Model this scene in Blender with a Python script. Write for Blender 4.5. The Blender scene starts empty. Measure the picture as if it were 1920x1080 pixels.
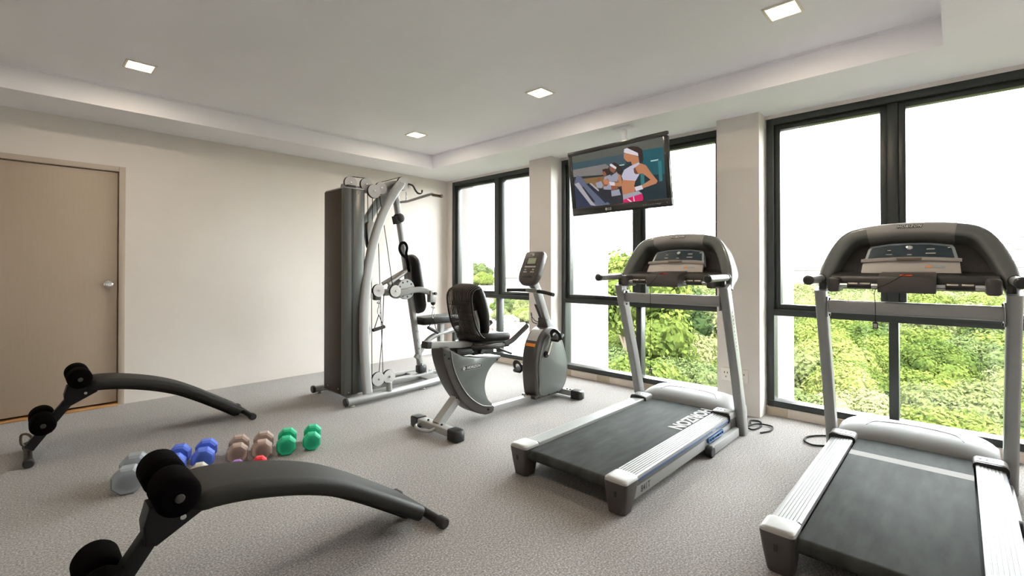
import bpy, bmesh, math, random
from math import radians, sin, cos, pi
from mathutils import Vector, Matrix

scene = bpy.context.scene
COL = scene.collection
RND = random.Random(11)

# ------------------------------------------------------------------ camera
cam_data = bpy.data.cameras.new('camera')
cam = bpy.data.objects.new('camera', cam_data)
COL.objects.link(cam)
cam.location = (0.0, 0.0, 1.2)
cam.rotation_euler = (radians(90.4155), 0.0, radians(-46.394))
cam_data.sensor_width = 36.0
cam_data.lens = 877.99 / 1920.0 * 36.0
cam_data.shift_y = -42.0 / 1920.0
cam_data.clip_start = 0.02
cam_data.clip_end = 2000.0
scene.camera = cam

# ------------------------------------------------------------------ sky, sun, exposure
SKY_STRENGTH = 11.5
SUN_STRENGTH = 19.0
LAMP_POWER = 2.7
world = bpy.data.worlds.new('overcast_sky')
scene.world = world
world.use_nodes = True
wn = world.node_tree.nodes
bg = wn['Background']
bg.inputs[0].default_value = (0.93, 0.96, 1.0, 1)
bg.inputs[1].default_value = SKY_STRENGTH

sun_data = bpy.data.lights.new('sun', 'SUN')
sun_data.energy = SUN_STRENGTH
sun_data.angle = radians(4.0)
sun_data.color = (1.0, 0.96, 0.88)
sun = bpy.data.objects.new('sun', sun_data)
COL.objects.link(sun)
sun.location = (-20, -12, 40)
sun.rotation_euler = Vector((0.52, 0.28, -0.80)).to_track_quat('-Z', 'Y').to_euler()

vs = scene.view_settings
vs.view_transform = 'Standard'
vs.look = 'None'
vs.exposure = 1.44
vs.gamma = 1.0
vs.use_curve_mapping = False
scene.cycles.use_denoising = True
scene.cycles.max_bounces = 10
scene.cycles.diffuse_bounces = 6
scene.cycles.transparent_max_bounces = 16
scene.cycles.sample_clamp_indirect = 6.0
scene.cycles.caustics_reflective = False
scene.cycles.caustics_refractive = False

# ------------------------------------------------------------------ materials
MATS = {}

def srgb(r, g, b):
    def f(c):
        c /= 255.0
        return c / 12.92 if c <= 0.04045 else ((c + 0.055) / 1.055) ** 2.4
    return (f(r), f(g), f(b))

def mat(name, col, rough=0.5, metal=0.0, spec=0.5, coat=0.0, noise=0.0, nscale=20.0,
        bump=0.0, bscale=200.0, stretch=None, rough_var=0.0, object_var=0.0):
    m = bpy.data.materials.new(name)
    m.use_nodes = True
    nt = m.node_tree
    b = nt.nodes['Principled BSDF']
    b.inputs['Base Color'].default_value = (*col, 1)
    b.inputs['Roughness'].default_value = rough
    b.inputs['Metallic'].default_value = metal
    b.inputs['Specular IOR Level'].default_value = spec
    b.inputs['Coat Weight'].default_value = coat
    b.inputs['Coat Roughness'].default_value = 0.08
    tc = nt.nodes.new('ShaderNodeTexCoord')
    src = tc.outputs['Object']
    if stretch:
        mp = nt.nodes.new('ShaderNodeMapping')
        mp.inputs['Scale'].default_value = stretch
        nt.links.new(src, mp.inputs[0])
        src = mp.outputs[0]
    if noise > 0 or rough_var > 0:
        n = nt.nodes.new('ShaderNodeTexNoise')
        n.inputs['Scale'].default_value = nscale
        n.inputs['Detail'].default_value = 4
        nt.links.new(src, n.inputs['Vector'])
        if noise > 0:
            mr = nt.nodes.new('ShaderNodeMapRange')
            mr.inputs['From Min'].default_value = 0.3
            mr.inputs['From Max'].default_value = 0.7
            mr.inputs['To Min'].default_value = 1 - noise
            mr.inputs['To Max'].default_value = 1 + noise
            nt.links.new(n.outputs['Fac'], mr.inputs['Value'])
            hs = nt.nodes.new('ShaderNodeHueSaturation')
            hs.inputs['Color'].default_value = (*col, 1)
            nt.links.new(mr.outputs[0], hs.inputs['Value'])
            nt.links.new(hs.outputs[0], b.inputs['Base Color'])
        if rough_var > 0:
            mr2 = nt.nodes.new('ShaderNodeMapRange')
            mr2.inputs['From Min'].default_value = 0.3
            mr2.inputs['From Max'].default_value = 0.7
            mr2.inputs['To Min'].default_value = max(0.02, rough - rough_var)
            mr2.inputs['To Max'].default_value = min(1, rough + rough_var)
            nt.links.new(n.outputs['Fac'], mr2.inputs['Value'])
            nt.links.new(mr2.outputs[0], b.inputs['Roughness'])
    if bump > 0:
        n2 = nt.nodes.new('ShaderNodeTexNoise')
        n2.inputs['Scale'].default_value = bscale
        n2.inputs['Detail'].default_value = 3
        nt.links.new(src, n2.inputs['Vector'])
        bp = nt.nodes.new('ShaderNodeBump')
        bp.inputs['Strength'].default_value = bump
        bp.inputs['Distance'].default_value = 0.004
        nt.links.new(n2.outputs['Fac'], bp.inputs['Height'])
        nt.links.new(bp.outputs[0], b.inputs['Normal'])
    MATS[name] = m
    return m

def emis(name, col, strength):
    m = bpy.data.materials.new(name)
    m.use_nodes = True
    nt = m.node_tree
    b = nt.nodes['Principled BSDF']
    b.inputs['Base Color'].default_value = (0.01, 0.01, 0.01, 1)
    b.inputs['Roughness'].default_value = 0.25
    b.inputs['Emission Color'].default_value = (*col, 1)
    b.inputs['Emission Strength'].default_value = strength
    MATS[name] = m
    return m

mat('wall_paint', (0.675, 0.630, 0.590), 0.75, noise=0.02, nscale=3, bump=0.08, bscale=90)
mat('ceiling_paint', (0.86, 0.855, 0.895), 0.8, noise=0.015, nscale=2)
mat('door_laminate', (0.40, 0.325, 0.250), 0.5, noise=0.02, nscale=10, stretch=(8, 8, 0.6))
mat('door_frame_paint', (0.45, 0.385, 0.31), 0.5)
mat('threshold_wood', (0.42, 0.22, 0.08), 0.5, noise=0.2, nscale=12, stretch=(0.6, 6, 6))
mat('window_aluminium', (0.028, 0.033, 0.031), 0.36, spec=0.45)
mat('facade_paint', (0.190, 0.165, 0.160), 0.8)
mat('skirting_tile_light', (0.68, 0.60, 0.53), 0.45, noise=0.06, nscale=15)
mat('skirting_tile_dark', (0.48, 0.41, 0.31), 0.45, noise=0.06, nscale=15)
mat('silver_paint', (0.30, 0.30, 0.295), 0.38, metal=0.4, noise=0.02, nscale=40)
mat('silver_bright', (0.25, 0.25, 0.247), 0.45, metal=0.0, spec=0.3, stretch=(1, 60, 60), noise=0.03, nscale=5)
mat('hood_silver', (0.29, 0.285, 0.28), 0.45, spec=0.4)
mat('silver_white', (0.33, 0.33, 0.322), 0.42, metal=0.12)
mat('insert_grey', (0.27, 0.262, 0.25), 0.45)
mat('chrome', (0.82, 0.82, 0.82), 0.12, metal=1.0)
mat('steel', (0.55, 0.55, 0.55), 0.25, metal=1.0)
mat('plastic_brown', (0.052, 0.045, 0.043), 0.38, bump=0.05, bscale=400)
mat('plastic_black', (0.012, 0.012, 0.012), 0.4)
mat('plastic_dark', (0.032, 0.031, 0.029), 0.42)
mat('plastic_greygreen', (0.115, 0.125, 0.118), 0.3, coat=0.25)
mat('plastic_beige', (0.42, 0.385, 0.355), 0.4)
mat('vinyl_black', (0.010, 0.0095, 0.009), 0.42, spec=0.35, bump=0.12, bscale=160)
mat('vinyl_grey', (0.013, 0.012, 0.0105), 0.55, spec=0.25, bump=0.10, bscale=160)
mat('foam_black', (0.0022, 0.0018, 0.0018), 0.95, spec=0.03, bump=0.3, bscale=300)
mat('metal_black', (0.004, 0.004, 0.004), 0.5, spec=0.3)
mat('rubber_black', (0.012, 0.011, 0.011), 0.7)
mat('belt_rubber', (0.034, 0.037, 0.035), 0.80, spec=0.12, noise=0.28, nscale=5, stretch=(1.0, 4.0, 1), bump=0.15, bscale=250)
mat('belt_stripe', (0.22, 0.21, 0.205), 0.8, spec=0.2)
mat('badge_print', (0.60, 0.60, 0.59), 0.6)
mat('belt_print', (0.42, 0.415, 0.405), 0.8, spec=0.2)
mat('white_print', (0.82, 0.81, 0.79), 0.5)
mat('black_print', (0.012, 0.012, 0.012), 0.5)
mat('blue_trim', (0.045, 0.095, 0.22), 0.35)
mat('blue_plastic', (0.05, 0.13, 0.30), 0.4)
mat('orange_plastic', (0.85, 0.25, 0.02), 0.4)
mat('red_plastic', (0.75, 0.10, 0.03), 0.4)
mat('yellow_plastic', (0.80, 0.50, 0.04), 0.4)
mat('panel_navy', (0.012, 0.028, 0.040), 0.15, coat=0.5)
mat('panel_edge', (0.30, 0.34, 0.37), 0.35)
mat('lcd_green', (0.30, 0.33, 0.22), 0.2)
mat('tower_brown', (0.036, 0.026, 0.017), 0.45, spec=0.25)
mat('tower_grey', (0.115, 0.12, 0.112), 0.30, metal=0.4)
mat('pulley_grey', (0.50, 0.49, 0.48), 0.4)
mat('cable_black', (0.008, 0.0075, 0.007), 0.7, spec=0.15)
mat('cord_brown', (0.030, 0.019, 0.013), 0.55)
mat('tv_plastic', (0.018, 0.018, 0.018), 0.22, coat=0.4)
mat('bronze_grip', (0.085, 0.055, 0.032), 0.5)
mat('dumbbell_grey', (0.25, 0.275, 0.30), 0.55)
mat('dumbbell_blue', (0.075, 0.15, 0.62), 0.5)
mat('dumbbell_brown', (0.33, 0.245, 0.21), 0.55)
mat('dumbbell_green', (0.010, 0.42, 0.22), 0.5)
mat('dumbbell_white', (0.50, 0.48, 0.43), 0.55)
mat('dumbbell_purple', (0.26, 0.11, 0.42), 0.5)
mat('dumbbell_red', (0.75, 0.03, 0.045), 0.5)
mat('outlet_plastic', (0.75, 0.70, 0.64), 0.4)
mat('bark', (0.10, 0.075, 0.05), 0.9, noise=0.2, nscale=8)
mat('house_white', (0.125, 0.115, 0.105), 0.8)
mat('house_window', (0.04, 0.045, 0.05), 0.2)
mat('tower_window', (0.060, 0.064, 0.068), 0.3)
mat('roof_pale', (0.098, 0.088, 0.078), 0.8, noise=0.08, nscale=2)
mat('roof_brown', (0.060, 0.042, 0.033), 0.8, noise=0.1, nscale=2)
mat('spire_stone', (0.060, 0.054, 0.055), 0.8, noise=0.1, nscale=2)
mat('car_white', (0.20, 0.20, 0.20), 0.2, coat=0.6)
mat('car_grey', (0.05, 0.048, 0.046), 0.25, coat=0.6)
mat('car_red', (0.12, 0.02, 0.018), 0.25, coat=0.6)
mat('canopy_pink', (0.15, 0.030, 0.065), 0.8)
mat('canopy_white', (0.16, 0.155, 0.15), 0.8)
mat('canopy_orange', (0.14, 0.060, 0.035), 0.8)
mat('canopy_grey', (0.065, 0.065, 0.067), 0.8)

def carpet_material():
    m = bpy.data.materials.new('carpet')
    m.use_nodes = True
    nt = m.node_tree
    b = nt.nodes['Principled BSDF']
    b.inputs['Roughness'].default_value = 0.95
    b.inputs['Specular IOR Level'].default_value = 0.15
    b.inputs['Sheen Weight'].default_value = 0.25
    tc = nt.nodes.new('ShaderNodeTexCoord')
    n1 = nt.nodes.new('ShaderNodeTexNoise')
    n1.inputs['Scale'].default_value = 120
    n1.inputs['Detail'].default_value = 6
    n1.inputs['Roughness'].default_value = 0.75
    n2 = nt.nodes.new('ShaderNodeTexNoise')
    n2.inputs['Scale'].default_value = 1.6
    n2.inputs['Detail'].default_value = 2
    for n in (n1, n2):
        nt.links.new(tc.outputs['Object'], n.inputs['Vector'])
    cr = nt.nodes.new('ShaderNodeValToRGB')
    e = cr.color_ramp.elements
    e[0].position = 0.30
    e[0].color = (0.036, 0.030, 0.027, 1)
    e[1].position = 0.72
    e[1].color = (0.54, 0.51, 0.495, 1)
    mid = cr.color_ramp.elements.new(0.5)
    mid.color = (0.198, 0.178, 0.166, 1)
    nt.links.new(n1.outputs['Fac'], cr.inputs[0])
    mr = nt.nodes.new('ShaderNodeMapRange')
    mr.inputs['From Min'].default_value = 0.3
    mr.inputs['From Max'].default_value = 0.7
    mr.inputs['To Min'].default_value = 0.95
    mr.inputs['To Max'].default_value = 1.05
    nt.links.new(n2.outputs['Fac'], mr.inputs['Value'])
    hs = nt.nodes.new('ShaderNodeHueSaturation')
    nt.links.new(cr.outputs[0], hs.inputs['Color'])
    nt.links.new(mr.outputs[0], hs.inputs['Value'])
    nt.links.new(hs.outputs[0], b.inputs['Base Color'])
    bp = nt.nodes.new('ShaderNodeBump')
    bp.inputs['Strength'].default_value = 0.5
    bp.inputs['Distance'].default_value = 0.006
    nt.links.new(n1.outputs['Fac'], bp.inputs['Height'])
    nt.links.new(bp.outputs[0], b.inputs['Normal'])
    MATS['carpet'] = m
carpet_material()

def glass_material():
    m = bpy.data.materials.new('window_glass')
    m.use_nodes = True
    nt = m.node_tree
    nt.nodes.remove(nt.nodes['Principled BSDF'])
    out = nt.nodes['Material Output']
    tr = nt.nodes.new('ShaderNodeBsdfTransparent')
    tr.inputs[0].default_value = (0.95, 0.97, 0.95, 1)
    gl = nt.nodes.new('ShaderNodeBsdfGlossy')
    gl.inputs['Roughness'].default_value = 0.01
    lw = nt.nodes.new('ShaderNodeLayerWeight')
    lw.inputs[0].default_value = 0.5
    pw = nt.nodes.new('ShaderNodeMath')
    pw.operation = 'POWER'
    pw.inputs[1].default_value = 5.0
    nt.links.new(lw.outputs['Facing'], pw.inputs[0])
    fr = nt.nodes.new('ShaderNodeMath')
    fr.operation = 'MULTIPLY_ADD'
    fr.inputs[1].default_value = 0.60
    fr.inputs[2].default_value = 0.025
    nt.links.new(pw.outputs[0], fr.inputs[0])
    mx = nt.nodes.new('ShaderNodeMixShader')
    nt.links.new(fr.outputs[0], mx.inputs[0])
    nt.links.new(tr.outputs[0], mx.inputs[1])
    nt.links.new(gl.outputs[0], mx.inputs[2])
    nt.links.new(mx.outputs[0], out.inputs[0])
    MATS['window_glass'] = m
glass_material()

def leaf_material(name, c_dark, c_mid, c_light):
    m = bpy.data.materials.new(name)
    m.use_nodes = True
    nt = m.node_tree
    nt.nodes.remove(nt.nodes['Principled BSDF'])
    out = nt.nodes['Material Output']
    tc = nt.nodes.new('ShaderNodeTexCoord')
    oi = nt.nodes.new('ShaderNodeObjectInfo')
    n = nt.nodes.new('ShaderNodeTexNoise')
    n.inputs['Scale'].default_value = 1.3
    n.inputs['Detail'].default_value = 6
    n.inputs['Roughness'].default_value = 0.75
    nt.links.new(tc.outputs['Object'], n.inputs['Vector'])
    ad = nt.nodes.new('ShaderNodeMath')
    ad.operation = 'MULTIPLY_ADD'
    nt.links.new(oi.outputs['Random'], ad.inputs[0])
    ad.inputs[1].default_value = 0.30
    nt.links.new(n.outputs['Fac'], ad.inputs[2])
    cr = nt.nodes.new('ShaderNodeValToRGB')
    e = cr.color_ramp.elements
    e[0].position = 0.40
    e[0].color = (*c_dark, 1)
    e[1].position = 0.90
    e[1].color = (*c_light, 1)
    mm = e.new(0.64)
    mm.color = (*c_mid, 1)
    nt.links.new(ad.outputs[0], cr.inputs[0])
    df = nt.nodes.new('ShaderNodeBsdfDiffuse')
    tl = nt.nodes.new('ShaderNodeBsdfTranslucent')
    mx = nt.nodes.new('ShaderNodeMixShader')
    mx.inputs[0].default_value = 0.35
    nt.links.new(cr.outputs[0], df.inputs[0])
    nt.links.new(cr.outputs[0], tl.inputs[0])
    nt.links.new(df.outputs[0], mx.inputs[1])
    nt.links.new(tl.outputs[0], mx.inputs[2])
    nt.links.new(mx.outputs[0], out.inputs[0])
    MATS[name] = m
leaf_material('leaf_green', (0.0144, 0.0240, 0.0064), (0.0464, 0.0608, 0.0136), (0.0944, 0.1024, 0.0320))
leaf_material('leaf_deep', (0.0112, 0.0200, 0.0080), (0.0272, 0.0400, 0.0144), (0.0544, 0.0656, 0.0256))
leaf_material('leaf_pale', (0.0320, 0.0400, 0.0168), (0.0640, 0.0728, 0.0288), (0.1040, 0.1072, 0.0496))
leaf_material('leaf_orange', (0.0440, 0.0416, 0.0176), (0.0880, 0.0512, 0.0224), (0.1280, 0.0480, 0.0224))
mat('undergrowth', (0.030, 0.038, 0.015), 0.95, noise=0.35, nscale=0.6)
mat('street', (0.105, 0.099, 0.094), 0.9, noise=0.1, nscale=0.4)

# ------------------------------------------------------------------ mesh helpers
def cr_spline(pts, n=8, closed=False):
    P = [Vector(p) for p in pts]
    out = []
    N = len(P)
    rng = N if closed else N - 1
    for i in range(rng):
        p0 = P[(i - 1) % N] if (closed or i > 0) else P[0] * 2 - P[1]
        p1 = P[i]
        p2 = P[(i + 1) % N]
        p3 = P[(i + 2) % N] if (closed or i + 2 < N) else P[-1] * 2 - P[-2]
        for k in range(n):
            t = k / n
            out.append(0.5 * ((2 * p1) + (p2 - p0) * t + (2 * p0 - 5 * p1 + 4 * p2 - p3) * t * t
                              + (3 * p1 - p0 - 3 * p2 + p3) * t ** 3))
    if not closed:
        out.append(P[-1])
    return out

def rrect(w, h, r, seg=4):
    pts = []
    r = min(r, w / 2 - 1e-4, h / 2 - 1e-4)
    for cx, cy, a0 in ((w / 2 - r, h / 2 - r, 0), (-w / 2 + r, h / 2 - r, 90),
                       (-w / 2 + r, -h / 2 + r, 180), (w / 2 - r, -h / 2 + r, 270)):
        for k in range(seg + 1):
            a = radians(a0 + 90 * k / seg)
            pts.append((cx + r * cos(a), cy + r * sin(a)))
    return pts

def circ(r, n=14):
    return [(r * cos(2 * pi * k / n), r * sin(2 * pi * k / n)) for k in range(n)]

ORIGIN = {}

class B:
    """collects shapes into one mesh"""
    def __init__(self):
        self.bm = bmesh.new()

    def _merge(self, t, M=None):
        if M is not None:
            bmesh.ops.transform(t, matrix=M, verts=t.verts)
        me = bpy.data.meshes.new('tmp')
        t.to_mesh(me)
        t.free()
        self.bm.from_mesh(me)
        bpy.data.meshes.remove(me)
        return self

    def box(self, c, s, bev=0.0, seg=2, M=None):
        t = bmesh.new()
        bmesh.ops.create_cube(t, size=1.0)
        bmesh.ops.scale(t, vec=s, verts=t.verts)
        if bev > 0:
            bmesh.ops.bevel(t, geom=t.edges[:], offset=bev, segments=seg, affect='EDGES', profile=0.5)
        bmesh.ops.translate(t, vec=c, verts=t.verts)
        return self._merge(t, M)

    def span(self, a, b, bev=0.0, seg=2, M=None):
        c = [(a[i] + b[i]) / 2 for i in range(3)]
        s = [abs(b[i] - a[i]) for i in range(3)]
        return self.box(c, s, bev, seg, M)

    def rings(self, rings, caps=True, closed=False):
        bm = self.bm
        V = [[bm.verts.new(p) for p in r] for r in rings]
        n = len(V[0])
        m = len(V)
        for i in range(m if closed else m - 1):
            a, b = V[i], V[(i + 1) % m]
            for k in range(n):
                try:
                    bm.faces.new((a[k], a[(k + 1) % n], b[(k + 1) % n], b[k]))
                except ValueError:
                    pass
        if caps and not closed:
            bm.faces.new(V[0][::-1])
            bm.faces.new(V[-1])
        return self

    def sweep(self, path, sec, closed=False, caps=True, up=(0, 0, 1), scales=None):
        P = [Vector(p) for p in path]
        n = len(P)
        R = []
        prev = None
        for i in range(n):
            if closed:
                t = (P[(i + 1) % n] - P[(i - 1) % n])
            else:
                t = P[min(i + 1, n - 1)] - P[max(i - 1, 0)]
            if t.length < 1e-9:
                t = Vector((0, 0, 1))
            t.normalize()
            if prev is None:
                u = Vector(up)
                if abs(u.dot(t)) > 0.98:
                    u = Vector((1, 0, 0)) if abs(t.x) < 0.9 else Vector((0, 1, 0))
            else:
                u = prev
            s = t.cross(u)
            s.normalize()
            u = s.cross(t)
            u.normalize()
            prev = u
            k = scales[i] if scales else 1.0
            R.append([P[i] + s * (a * k) + u * (b * k) for a, b in sec])
        return self.rings(R, caps, closed)

    def tube(self, path, r, n=12, closed=False, scales=None):
        return self.sweep(path, circ(r, n), closed, True, (0, 0, 1), scales)

    def cyl(self, p0, p1, r, n=20, r1=None, bev=0.0):
        p0, p1 = Vector(p0), Vector(p1)
        r1 = r if r1 is None else r1
        if bev > 0:
            d = (p1 - p0).normalized()
            return self.sweep([p0, p0 + d * 1e-5, p0 + d * bev, p1 - d * bev, p1 - d * 1e-5, p1],
                              circ(1.0, n), scales=[r - bev, r - bev * 0.98, r, r1, r1 - bev * 0.98, r1 - bev])
        return self.sweep([p0, p1], circ(1.0, n), scales=[r, r1])

    def lathe(self, prof, o, axis, n=24):
        o = Vector(o)
        q = Vector(axis).normalized().to_track_quat('Z', 'Y')
        R = []
        for r, h in prof:
            r = max(r, 1e-4)
            R.append([o + q @ Vector((r * cos(2 * pi * k / n), r * sin(2 * pi * k / n), h)) for k in range(n)])
        return self.rings(R)

    def prism(self, outline, axis, a0, a1, bev=0.0, seg=2, M=None):
        def P(u, v, w):
            return Vector({'x': (w, u, v), 'y': (u, w, v), 'z': (u, v, w)}[axis])
        n = len(outline)
        area = sum(outline[i][0] * outline[(i + 1) % n][1] - outline[(i + 1) % n][0] * outline[i][1] for i in range(n))
        sg = 1.0 if area > 0 else -1.0
        def inset(d):
            res = []
            for i in range(n):
                p, q, r = outline[i - 1], outline[i], outline[(i + 1) % n]
                e1, e2 = Vector((q[0] - p[0], q[1] - p[1])), Vector((r[0] - q[0], r[1] - q[1]))
                if e1.length < 1e-7:
                    e1 = e2.copy()
                if e2.length < 1e-7:
                    e2 = e1.copy()
                n1 = Vector((-e1.y, e1.x)).normalized() * sg
                n2 = Vector((-e2.y, e2.x)).normalized() * sg
                m = n1 + n2
                k = 1.0 / max(0.35, (m.length / 2) ** 2) if m.length > 1e-6 else 1.0
                m = m / 2 * k
                res.append((q[0] + m.x * d, q[1] + m.y * d))
            return res
        lo, hi = min(a0, a1), max(a0, a1)
        if bev > 0:
            st = [(1.0, 0.0), (0.45, 0.12), (0.12, 0.45), (0.0, 1.0)]
            lv = [(inset(bev * o), lo + bev * h) for o, h in st] + [(inset(bev * o), hi - bev * h) for o, h in st[::-1]]
        else:
            lv = [(outline, lo), (outline, hi)]
        R = [[(M @ P(u, v, w)) if M is not None else P(u, v, w) for u, v in ol] for ol, w in lv]
        return self.rings(R)

    def ball(self, c, r, u=16, v=10):
        t = bmesh.new()
        bmesh.ops.create_uvsphere(t, u_segments=u, v_segments=v, radius=1.0)
        s = r if isinstance(r, (tuple, list)) else (r, r, r)
        bmesh.ops.scale(t, vec=s, verts=t.verts)
        bmesh.ops.translate(t, vec=c, verts=t.verts)
        return self._merge(t)

    def poly(self, pts):
        self.bm.faces.new([self.bm.verts.new(p) for p in pts])
        return self

    def text(self, body, size, M, extrude=0.0006, shear=0.0, bold=0.0, spacing=1.0):
        cu = bpy.data.curves.new('txt', 'FONT')
        cu.body = body
        cu.size = size
        cu.extrude = extrude
        cu.shear = shear
        cu.offset = bold
        cu.space_character = spacing
        cu.align_x = 'CENTER'
        cu.align_y = 'CENTER'
        cu.resolution_u = 3
        ob = bpy.data.objects.new('txt', cu)
        me = bpy.data.meshes.new_from_object(ob)
        t = bmesh.new()
        t.from_mesh(me)
        bpy.data.objects.remove(ob)
        bpy.data.meshes.remove(me)
        bpy.data.curves.remove(cu)
        return self._merge(t, M)

    def mesh(self, name, material, shift=None, angle=35, smooth=True, recalc=True):
        bm = self.bm
        if recalc:
            bmesh.ops.recalc_face_normals(bm, faces=bm.faces)
        if shift is not None:
            bmesh.ops.translate(bm, vec=shift, verts=bm.verts)
        me = bpy.data.meshes.new(name)
        bm.to_mesh(me)
        bm.free()
        if smooth:
            for pl in me.polygons:
                pl.use_smooth = True
            me.set_sharp_from_angle(angle=radians(angle))
        for mm in (material if isinstance(material, (list, tuple)) else [material]):
            me.materials.append(MATS[mm])
        return me

    def obj(self, name, material, parent=None, angle=35, local=False, smooth=True, label=None, recalc=True):
        shift = None
        if parent is not None and not local:
            shift = -ORIGIN[parent.name]
        me = self.mesh(name, material, shift, angle, smooth, recalc)
        o = bpy.data.objects.new(name, me)
        COL.objects.link(o)
        if parent is not None:
            o.parent = parent
            ORIGIN[o.name] = ORIGIN[parent.name]
        else:
            ORIGIN[o.name] = Vector((0, 0, 0))
        if label:
            o['label'] = label
        return o

def thing(name, label, cat, loc=(0, 0, 0), rz=0.0, group=None):
    o = bpy.data.objects.new(name, None)
    o.empty_display_size = 0.1
    COL.objects.link(o)
    o.location = loc
    o.rotation_euler = (0, 0, rz)
    ORIGIN[o.name] = Vector(loc)
    tag(o, label, cat, group)
    return o

def tag(o, label, cat, group=None):
    o['label'] = label
    o['category'] = cat
    if group:
        o['group'] = group
    return o

def struct(o):
    o['kind'] = 'structure'
    return o

def shell(name, loc=(0, 0, 0)):
    o = bpy.data.objects.new(name, None)
    o.empty_display_size = 0.1
    COL.objects.link(o)
    o.location = loc
    ORIGIN[o.name] = Vector(loc)
    return struct(o)

def dup(root, loc=None, rz=None, label=None, skip=()):
    r = root.copy()
    COL.objects.link(r)
    if loc is not None:
        r.location = loc
    if rz is not None:
        r.rotation_euler = (0, 0, rz)
    if label:
        r['label'] = label
    for ch in list(root.children):
        if ch.name.split('.')[0] in skip:
            continue
        c = ch.copy()
        COL.objects.link(c)
        c.parent = r
        for g in list(ch.children):
            d = g.copy()
            COL.objects.link(d)
            d.parent = c
    return r

def frameM(origin, xaxis, yaxis):
    """matrix whose local x,y follow the two axes at origin (for flat print)"""
    x = Vector(xaxis).normalized()
    z = x.cross(Vector(yaxis)).normalized()
    y = z.cross(x)
    M = Matrix.Identity(4)
    for i in range(3):
        M[i][0], M[i][1], M[i][2], M[i][3] = x[i], y[i], z[i], origin[i]
    return M

# ------------------------------------------------------------------ room shell
XW, XC, YB = 4.2817, 4.114, 5.3818          # window plane, column faces, back wall
ZS, ZT = 2.4714, 2.645                       # soffit and tray ceiling
XL, YN = -2.20, -1.60                        # walls behind the camera
TX0, TX1, TY0, TY1 = -0.11, 3.607, 0.055, 4.833

struct(B().span((XL - 0.2, YN - 0.2, -0.2), (XW + 0.02, YB + 0.2, 0.0)).obj('floor', 'carpet', smooth=False))

# ceiling: dropped border, tray sides, tray field
b = B()
b.span((XL - 0.2, TY1, ZS), (XW + 0.25, YB + 0.2, ZT + 0.15))
b.span((XL - 0.2, YN - 0.2, ZS), (XW + 0.25, TY0, ZT + 0.15))
b.span((XL - 0.2, TY0, ZS), (TX0, TY1, ZT + 0.15))
b.span((TX1, TY0, ZS), (XW + 0.25, TY1, ZT + 0.15))
b.span((TX0, TY0, ZT), (TX1, TY1, ZT + 0.15))
ceil = struct(b.obj('ceiling', 'ceiling_paint', smooth=False))
struct(B().span((XL - 0.4, YN - 0.4, ZT + 0.16), (XW + 0.6, YB + 0.4, ZT + 0.45)).obj('roof_slab', 'facade_paint', smooth=False))
# slim shadow bead along the top of the tray
b = B()
for a, c in (((TX1 - 0.012, TY0, ZT - 0.014), (TX1, TY1, ZT)), ((TX0, TY1 - 0.012, ZT - 0.014), (TX1 - 0.012, TY1, ZT))):
    b.span(a, c)
struct(b.obj('trim_1', 'ceiling_paint', smooth=False))

# back wall with the door opening
DX0, DX1, DZ = -0.30, 0.60, 2.062
FW = 0.045
b = B()
b.span((XL - 0.2, YB, -0.1), (DX0 - FW, YB + 0.2, ZS))
b.span((DX1 + FW, YB, -0.1), (XW + 0.3, YB + 0.2, ZS))
b.span((DX0 - FW, YB, DZ + FW), (DX1 + FW, YB + 0.2, ZS))
struct(b.obj('wall_back', 'wall_paint', smooth=False))
struct(B().span((XL - 0.2, YN - 0.2, -0.1), (XL, YB + 0.2, ZS)).obj('wall_left', 'wall_paint', smooth=False))
struct(B().span((XL, YN - 0.2, -0.1), (XW + 0.3, YN, ZS)).obj('wall_front', 'wall_paint', smooth=False))
struct(B().span((XL, YB + 0.2, -0.1), (DX1 + 0.4, YB + 0.22, ZS)).obj('wall_corridor', 'wall_paint', smooth=False))

door = shell('door_1', (DX0, YB, 0))
b = B()
b.span((DX0 - FW, YB - 0.006, 0), (DX0, YB + 0.1, DZ + FW), 0.004)
b.span((DX1, YB - 0.006, 0), (DX1 + FW, YB + 0.1, DZ + FW), 0.004)
b.span((DX0, YB - 0.006, DZ), (DX1, YB + 0.1, DZ + FW), 0.004)
b.obj('door_frame', 'door_frame_paint', door)
leaf = B().span((DX0 + 0.004, YB + 0.022, 0.03), (DX1 - 0.006, YB + 0.062, DZ - 0.006), 0.002).obj('door_leaf', 'door_laminate', door)
b = B()
kx, kz = 0.535, 1.065
b.lathe([(0.0, -0.002), (0.031, -0.002), (0.033, 0.003), (0.028, 0.007), (0.011, 0.010), (0.011, 0.028), (0.022, 0.034),
         (0.0275, 0.046), (0.026, 0.058), (0.017, 0.066), (0.006, 0.067), (0.0, 0.067)], (kx, YB + 0.023, kz), (0, -1, 0), 24)
b.obj('door_knob', 'chrome', leaf, label='round chrome door knob')
B().span((DX0, YB - 0.03, 0.0), (DX1, YB + 0.08, 0.014), 0.003).obj('threshold', 'threshold_wood', door)

# window wall: parapet, head strip, columns
WINS = [(3.63, 5.262), (1.485, 3.292), (-0.66, 1.150)]
FZ0, FZ1 = 0.068, 2.441
b = B()
b.span((XW - 0.003, YN, -0.1), (XW + 0.17, YB, FZ0 - 0.001))
b.span((XW - 0.003, YN, FZ1 + 0.001), (XW + 0.17, YB, ZS))
b.span((XW - 0.003, 5.264, FZ0), (XW + 0.17, YB, FZ1))
struct(b.obj('wall_right', 'wall_paint', smooth=False))
COLS = [(3.313, 3.640), (1.160, 1.495), (-1.0, -0.645)]
for y0, y1 in COLS:
    struct(B().span((XC, y0, 0.0), (XW + 0.20, y1, ZS)).obj('column', 'wall_paint', smooth=False))
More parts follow.
